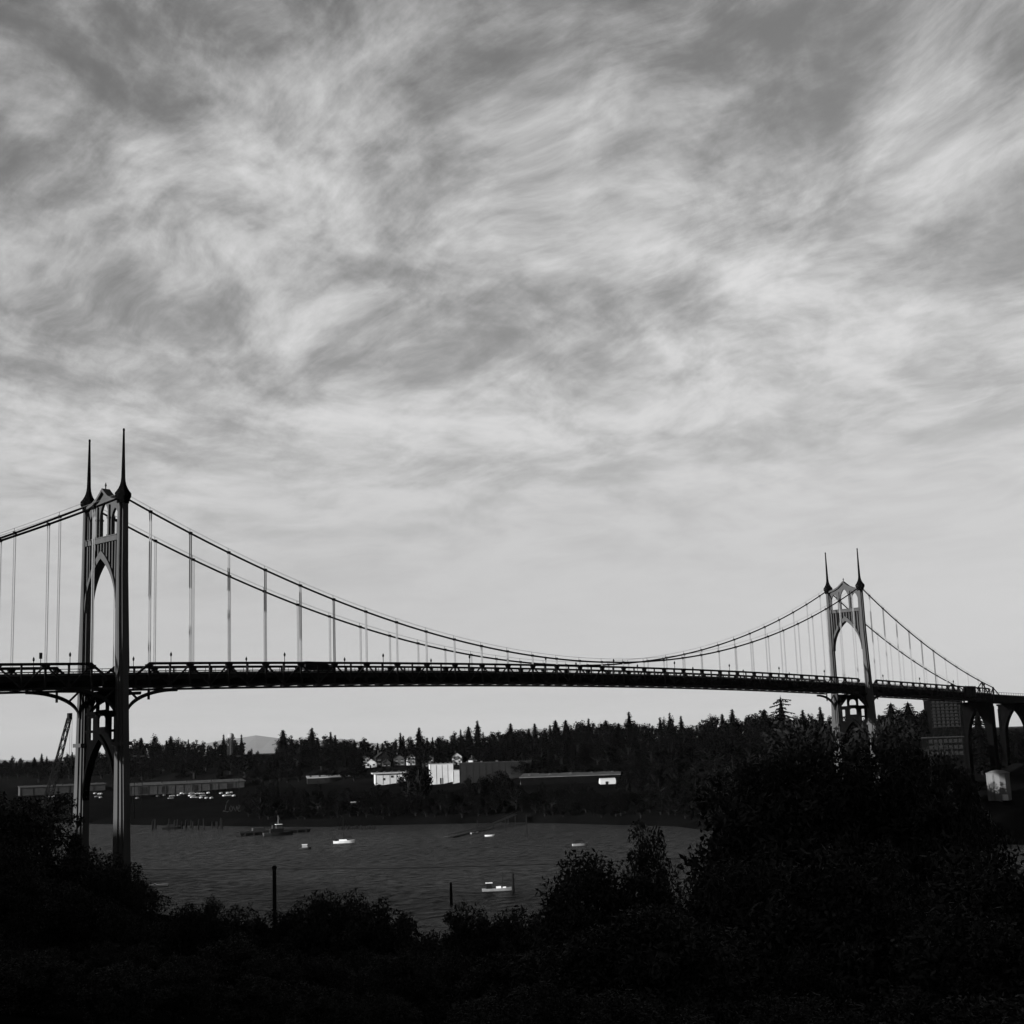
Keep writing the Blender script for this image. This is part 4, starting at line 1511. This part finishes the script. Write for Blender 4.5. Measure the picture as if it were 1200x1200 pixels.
# speedboat at the left
b = boat('speedboat', 182, 1038.5, side_on+0.05, 'long low white speedboat passing beside the dark trees below the left tower')
hull(8.2, 2.2, 0.55, WHITE, b)
MB().loft([[(-0.4, -0.8, 0.5), (-0.4, 0.8, 0.5), (-0.5, 0.7, 0.95), (-0.5, -0.7, 0.95)], [(0.5, -0.7, 0.5), (0.5, 0.7, 0.5), (0.0, 0.6, 0.9), (0.0, -0.6, 0.9)]]).build('windscreen', GLASS, b)
MB().box((-4.2, 0, 0.6), (0.5, 0.5, 0.9)).build('outboard', BLACK, b)
spd = b


def person(name, loc, rz, label, seated=True, m=DGREY):
    """one continuous skinned figure, about 1.75 m tall standing"""
    me = bpy.data.meshes.new(name)
    if seated:
        J = {'pel': (0, 0, 0.12), 'chest': (-0.04, 0, 0.5), 'neck': (0, 0, 0.66), 'head': (0.03, 0, 0.80), 'top': (0.03, 0, 0.92),
             'shl': (-0.02, 0.2, 0.58), 'ell': (0.1, 0.25, 0.34), 'hal': (0.33, 0.17, 0.36), 'shr': (-0.02, -0.2, 0.58), 'elr': (0.1, -0.25, 0.34), 'har': (0.33, -0.17, 0.36),
             'hil': (0.02, 0.1, 0.1), 'knl': (0.44, 0.13, 0.14), 'anl': (0.46, 0.13, -0.28), 'tol': (0.64, 0.14, -0.31),
             'hir': (0.02, -0.1, 0.1), 'knr': (0.44, -0.13, 0.14), 'anr': (0.46, -0.13, -0.28), 'tor': (0.64, -0.14, -0.31)}
    else:
        J = {'pel': (0, 0, 0.95), 'chest': (0, 0, 1.3), 'neck': (0, 0, 1.48), 'head': (0.03, 0, 1.6), 'top': (0.02, 0, 1.72),
             'shl': (0, 0.2, 1.41), 'ell': (-0.02, 0.27, 1.13), 'hal': (0.1, 0.25, 0.88), 'shr': (0, -0.2, 1.41), 'elr': (-0.02, -0.27, 1.13), 'har': (0.1, -0.25, 0.88),
             'hil': (0, 0.1, 0.9), 'knl': (0.03, 0.12, 0.48), 'anl': (0, 0.13, 0.07), 'tol': (0.17, 0.15, 0.03),
             'hir': (0, -0.1, 0.9), 'knr': (0.03, -0.12, 0.48), 'anr': (0, -0.13, 0.07), 'tor': (0.17, -0.15, 0.03)}
    K = list(J)
    E_ = [('pel', 'chest'), ('chest', 'neck'), ('neck', 'head'), ('head', 'top'), ('chest', 'shl'), ('shl', 'ell'), ('ell', 'hal'), ('chest', 'shr'), ('shr', 'elr'), ('elr', 'har'),
          ('pel', 'hil'), ('hil', 'knl'), ('knl', 'anl'), ('anl', 'tol'), ('pel', 'hir'), ('hir', 'knr'), ('knr', 'anr'), ('anr', 'tor')]
    Rd = dict(pel=.14, chest=.16, neck=.06, head=.1, top=.07, shl=.075, ell=.05, hal=.04, shr=.075, elr=.05, har=.04, hil=.1, knl=.065, anl=.045, tol=.035, hir=.1, knr=.065, anr=.045, tor=.035)
    me.from_pydata([J[k] for k in K], [(K.index(a), K.index(b_)) for a, b_ in E_], [])
    o = bpy.data.objects.new(name, me)
    COL.objects.link(o)
    sk = o.modifiers.new('skin', 'SKIN')
    for k, d in zip(K, me.skin_vertices[0].data if me.skin_vertices else []):
        d.radius = (Rd[k], Rd[k])
        d.use_root = (k == 'pel')
    ss = o.modifiers.new('sub', 'SUBSURF')
    ss.levels = ss.render_levels = 1
    dg = bpy.context.evaluated_depsgraph_get()
    me2 = bpy.data.meshes.new_from_object(o.evaluated_get(dg))
    bpy.data.objects.remove(o, do_unlink=True)
    me2.materials.clear()
    me2.materials.append(m)
    o = link(name, me2, None, loc)
    o.rotation_euler = (0, 0, rz)
    return tag(o, label, 'person')


def rel(b, x, y, z):
    c_, s_ = math.cos(b.rotation_euler.z), math.sin(b.rotation_euler.z)
    return (b.location.x+x*c_-y*s_, b.location.y+x*s_+y*c_, b.location.z+z)


person('person', rel(spd, -1.6, 0, 0.72), spd.rotation_euler.z, 'person in dark clothes sitting at the wheel of the long low speedboat')

# moored work boat near the bottom
b = boat('work_boat', 583, 1044, side_on-0.05, 'white moored work boat with wheelhouse and masts above the bank trees')
b.scale = (0.62, 0.62, 0.62)
hull(15.0, 4.2, 1.3, OFFW, b)
MB().loft([[(-5.5, -1.4, 1.3), (-5.5, 1.4, 1.3), (-5.4, 1.3, 3.9), (-5.4, -1.3, 3.9)], [(-2.6, -1.4, 1.3), (-2.6, 1.4, 1.3), (-2.9, 1.3, 3.9), (-2.9, -1.3, 3.9)]]).build('wheelhouse', DGREY, b)
MB().box((-4.1, 0, 4.0), (3.4, 3.0, 0.2)).build('wheelhouse_roof', WHITE, b)
MB().box((-5.47, 0, 3.0), (0.16, 2.0, 0.8)).build('window', GLASS, b)
MB().box((0.6, 0, 1.75), (2.4, 2.2, 0.9)).box((3.4, 0, 1.6), (1.6, 1.6, 0.6)).build('deck_box', WHITE, b)
MB().lathe([(0.14, 1.0), (0.08, 9.3)], 6, (2.6, 0, 0)).build('mast', STEELD, b)
MB().lathe([(0.1, 3.9), (0.05, 6.3)], 6, (-4.6, 0, 0)).build('radar_mast', STEELD, b)


def piling(u, v, h, label, group, lean=0.0, r=0.32, cap=True):
    p = at_z(u, v, 0.0)
    t = empty('piling', (p.x, p.y, -2.0), random.uniform(0, 6), label, 'piling', group)
    MB().tube([(0, 0, 0), (lean*h*0.5, 0, 2+h*0.5), (lean*h, 0, 2+h)], [r*1.1, r, r*0.85], 8).build('post', WOOD, t)
    if cap:
        MB().lathe([(r*0.95, 0), (r*0.9, 0.15), (0.05, 0.5)], 8, (lean*h, 0, 2+h)).build('cap', STEELD, t)
    return t


for uu, vv, hh in ((601.5, 1046, 5.2), (653, 1058, 3.6), (529, 1060, 5.6)):
    piling(uu, vv, hh, 'thick dark mooring pile beside the work boat', 'mooring piles by the near bank', 0, 0.42)
for i in range(30):
    uu = random.choice((178, 178, 181, 198, 206, 214, 218, 224, 228, 232, 240, 247, 253, 259))+random.uniform(-2, 2)
    piling(uu, 971+random.uniform(-2, 1.5), random.uniform(3.0, 6.0), 'old dark timber pile standing in the shallows below the parking lot', 'old piles off the far bank', random.uniform(-0.05, 0.05), 0.4, False)
for i in range(24):
    uu = 396+i*1.9+random.uniform(-0.5, 0.5)
    piling(uu, 971.5+random.uniform(-0.6, 0.6), random.uniform(1.0, 2.2), 'short pile stub of the ruined wharf behind the sailing yacht', 'pile stubs behind the yacht', 0, 0.32, False)
for uu, vv, hh in ((592.5, 972, 6), (617.5, 978, 9), (560, 974, 5)):
    piling(uu, vv, hh, 'tall thin pile beside the sloping boat ramp', 'piles of the boat ramp', 0, 0.25)

# tug and barge moored on the far bank
p = at_z(320, 977, 0)
b = empty('barge', (p.x, p.y, 0), side_on+0.35, 'long dark flat barge moored against the far bank', 'barge')
MB().loft([[(-19, -5, -0.5), (-19, 5, -0.5), (-20, 5, 1.6), (-20, -5, 1.6)], [(19, -5, -0.5), (19, 5, -0.5), (20, 5, 1.6), (20, -5, 1.6)]]).build('hull', DGREY, b)
MB().box((0, 0, 1.9), (38, 0.25, 0.6)).box((-8, 2, 2.6), (6, 3, 2.0)).build('deck_cargo', BLACK, b)
for k in range(8):
    MB().box((-17+k*4.9, -5.1, 0.7), (0.6, 0.3, 1.4)).build('fender', BLACK, b)
p = at_z(326, 979, 0)
b = empty('tugboat', (p.x, p.y, 0), side_on+0.3, 'dark tugboat with pale railed wheelhouse lying beside the barge', 'tugboat')
hull(16, 5, 1.7, BLACK, b)
MB().box((-1, 0, 2.7), (7, 3.6, 2.0)).build('deckhouse', DGREY, b)
wh = MB().box((0.3, 0, 4.7), (3.0, 2.8, 2.0)).build('wheelhouse', GREY, b)
MB().box((0.3, 0, 5.1), (3.1, 2.9, 0.7)).build('window', GLASS, wh)
MB().box((0.3, 0, 5.8), (3.5, 3.2, 0.15)).build('roof', WHITE, wh)
MB().lathe([(0.12, 5.8), (0.06, 10.5)], 6).build('mast', PALE, b)
MB().lathe([(0.5, 3.6), (0.45, 5.6)], 8, (-3, 0, 0)).build('funnel', BLACK, b)
b = boat('marker_buoy', 272.5, 967, 0, 'small bright white marker float beside the barge', 'buoy')
MB().lathe([(0.5, -0.6), (1.1, 0.0), (1.0, 0.7), (0.5, 1.3), (0.15, 2.2)], 10).build('float', WHITE, b)
b = boat('moored_launch', 201, 971.5, side_on, 'dark launch moored among the old piles', 'boat')
hull(11, 3, 1.2, DGREY, b)
MB().box((-0.5, 0, 2.0), (4.5, 2.2, 1.6)).build('cabin', DGREY, b)
MB().box((1.9, 0, 2.2), (0.12, 1.8, 0.6)).build('window', GLASS, b)

# boat ramp and float
a0, a1 = at_z(528, 980, 0.8), at_z(604, 962, 0.8)
rp = empty('boat_dock', (a0.x, a0.y, 0), 0, 'long sloping gangway and float reaching from the far bank into the river', 'dock')
e1 = Vector((a1.x-a0.x, a1.y-a0.y, 0))
dirn = e1.normalized()
prp = Vector((-dirn.y, dirn.x, 0))
nb_ = 22
for k in range(nb_):
    f0, f1 = k/nb_, (k+0.93)/nb_
    z0_, z1_ = 0.5+4.0*max(0, f0-0.35)/0.65, 0.5+4.0*max(0, f1-0.35)/0.65
    P0, P1 = e1*f0, e1*f1
    P = [P0-prp*1.3, P0+prp*1.3, P1+prp*1.3, P1-prp*1.3]
    zz = [z0_, z0_, z1_, z1_]
    MB().add([(q_.x, q_.y, z_-0.25) for q_, z_ in zip(P, zz)]+[(q_.x, q_.y, z_) for q_, z_ in zip(P, zz)],
             [(3, 2, 1, 0), (4, 5, 6, 7), (0, 1, 5, 4), (1, 2, 6, 5), (2, 3, 7, 6), (3, 0, 4, 7)]).build('deck_board', DGREY, rp)
for sd in (-1.25, 1.25):
    MB().tube([tuple(prp*sd+Vector((0, 0, 1.6))), tuple(e1*0.35+prp*sd+Vector((0, 0, 1.6))), tuple(e1+prp*sd+Vector((0, 0, 5.6)))], 0.09, 5).build('handrail', STEEL, rp)
for k in range(9):
    f = k/8
    zz = 0.5+4.0*max(0, f-0.35)/0.65
    q_ = e1*f
    MB().tube([(q_.x, q_.y, -2), (q_.x, q_.y, zz-0.2)], 0.3, 6).build('support_pile', WOOD, rp)
p = at_z(551, 977, 0)
b = empty('moored_skiff', (p.x, p.y-3, 0), side_on+0.7, 'small pale skiff tied to the sloping boat dock', 'boat')
hull(5, 1.8, 0.7, PALE, b)
MB().box((0, 0, 0.8), (0.4, 1.5, 0.12)).build('thwart', WOOD, b)

# utility poles and wires on the near bank
PD = 132


def pole(u, vt, dist, label):
    p = at_d(u, vt, dist)
    g = gz(p.x, p.y)
    t = empty('utility_pole', (p.x, p.y, g-0.3), face_cam(p.x, p.y), label, 'utility pole')
    h = p.z-g+0.3
    MB().lathe([(0.22, 0), (0.17, h)], 8).build('post', WOOD, t)
    MB().lathe([(0.20, h-0.3), (0.22, h-0.25), (0.22, h-0.05), (0.12, h+0.05)], 8).build('cap', STEELD, t)
    MB().box((-0.25, 0, h-0.35), (0.3, 0.1, 0.12)).build('insulator', GREY, t)
    return p


p1 = pole(321.5, 1015, PD, 'stout dark utility pole rising from the bushes in front of the river')
p0 = at_d(60, 1010, 150)
p2 = at_d(858, 999, 112)
pole(858, 998, 112, 'utility pole hidden among the leafy trees where the wire ends')
wire = MB()
pts = []
for (a, b_) in ((p0, p1), (p1, p2)):
    for k in range(21):
        f = k/20
        q_ = a.lerp(b_, f)
        pts.append((q_.x, q_.y, q_.z-0.25-1.0*4*f*(1-f)*0.28))
tag(MB().tube(pts, 0.024, 5).build('power_line', BLACK), 'thin black wire sagging between utility poles across the view of the river', 'wire')

# ------------------------------------------------------------------ haze
hz = bpy.data.materials.new('haze_air')
hz.use_nodes = True
t = hz.node_tree
t.nodes.clear()
ho = t.nodes.new('ShaderNodeOutputMaterial')
pv = t.nodes.new('ShaderNodeVolumePrincipled')
pv.inputs['Color'].default_value = (0.38, 0.38, 0.38, 1)
pv.inputs['Density'].default_value = 0.6e-5
pv.inputs['Anisotropy'].default_value = 0.0
t.links.new(pv.outputs[0], ho.inputs['Volume'])
tag(MB().box((0, 0, 1290), (220000, 220000, 2600)).build('haze', hz), kind='stuff')
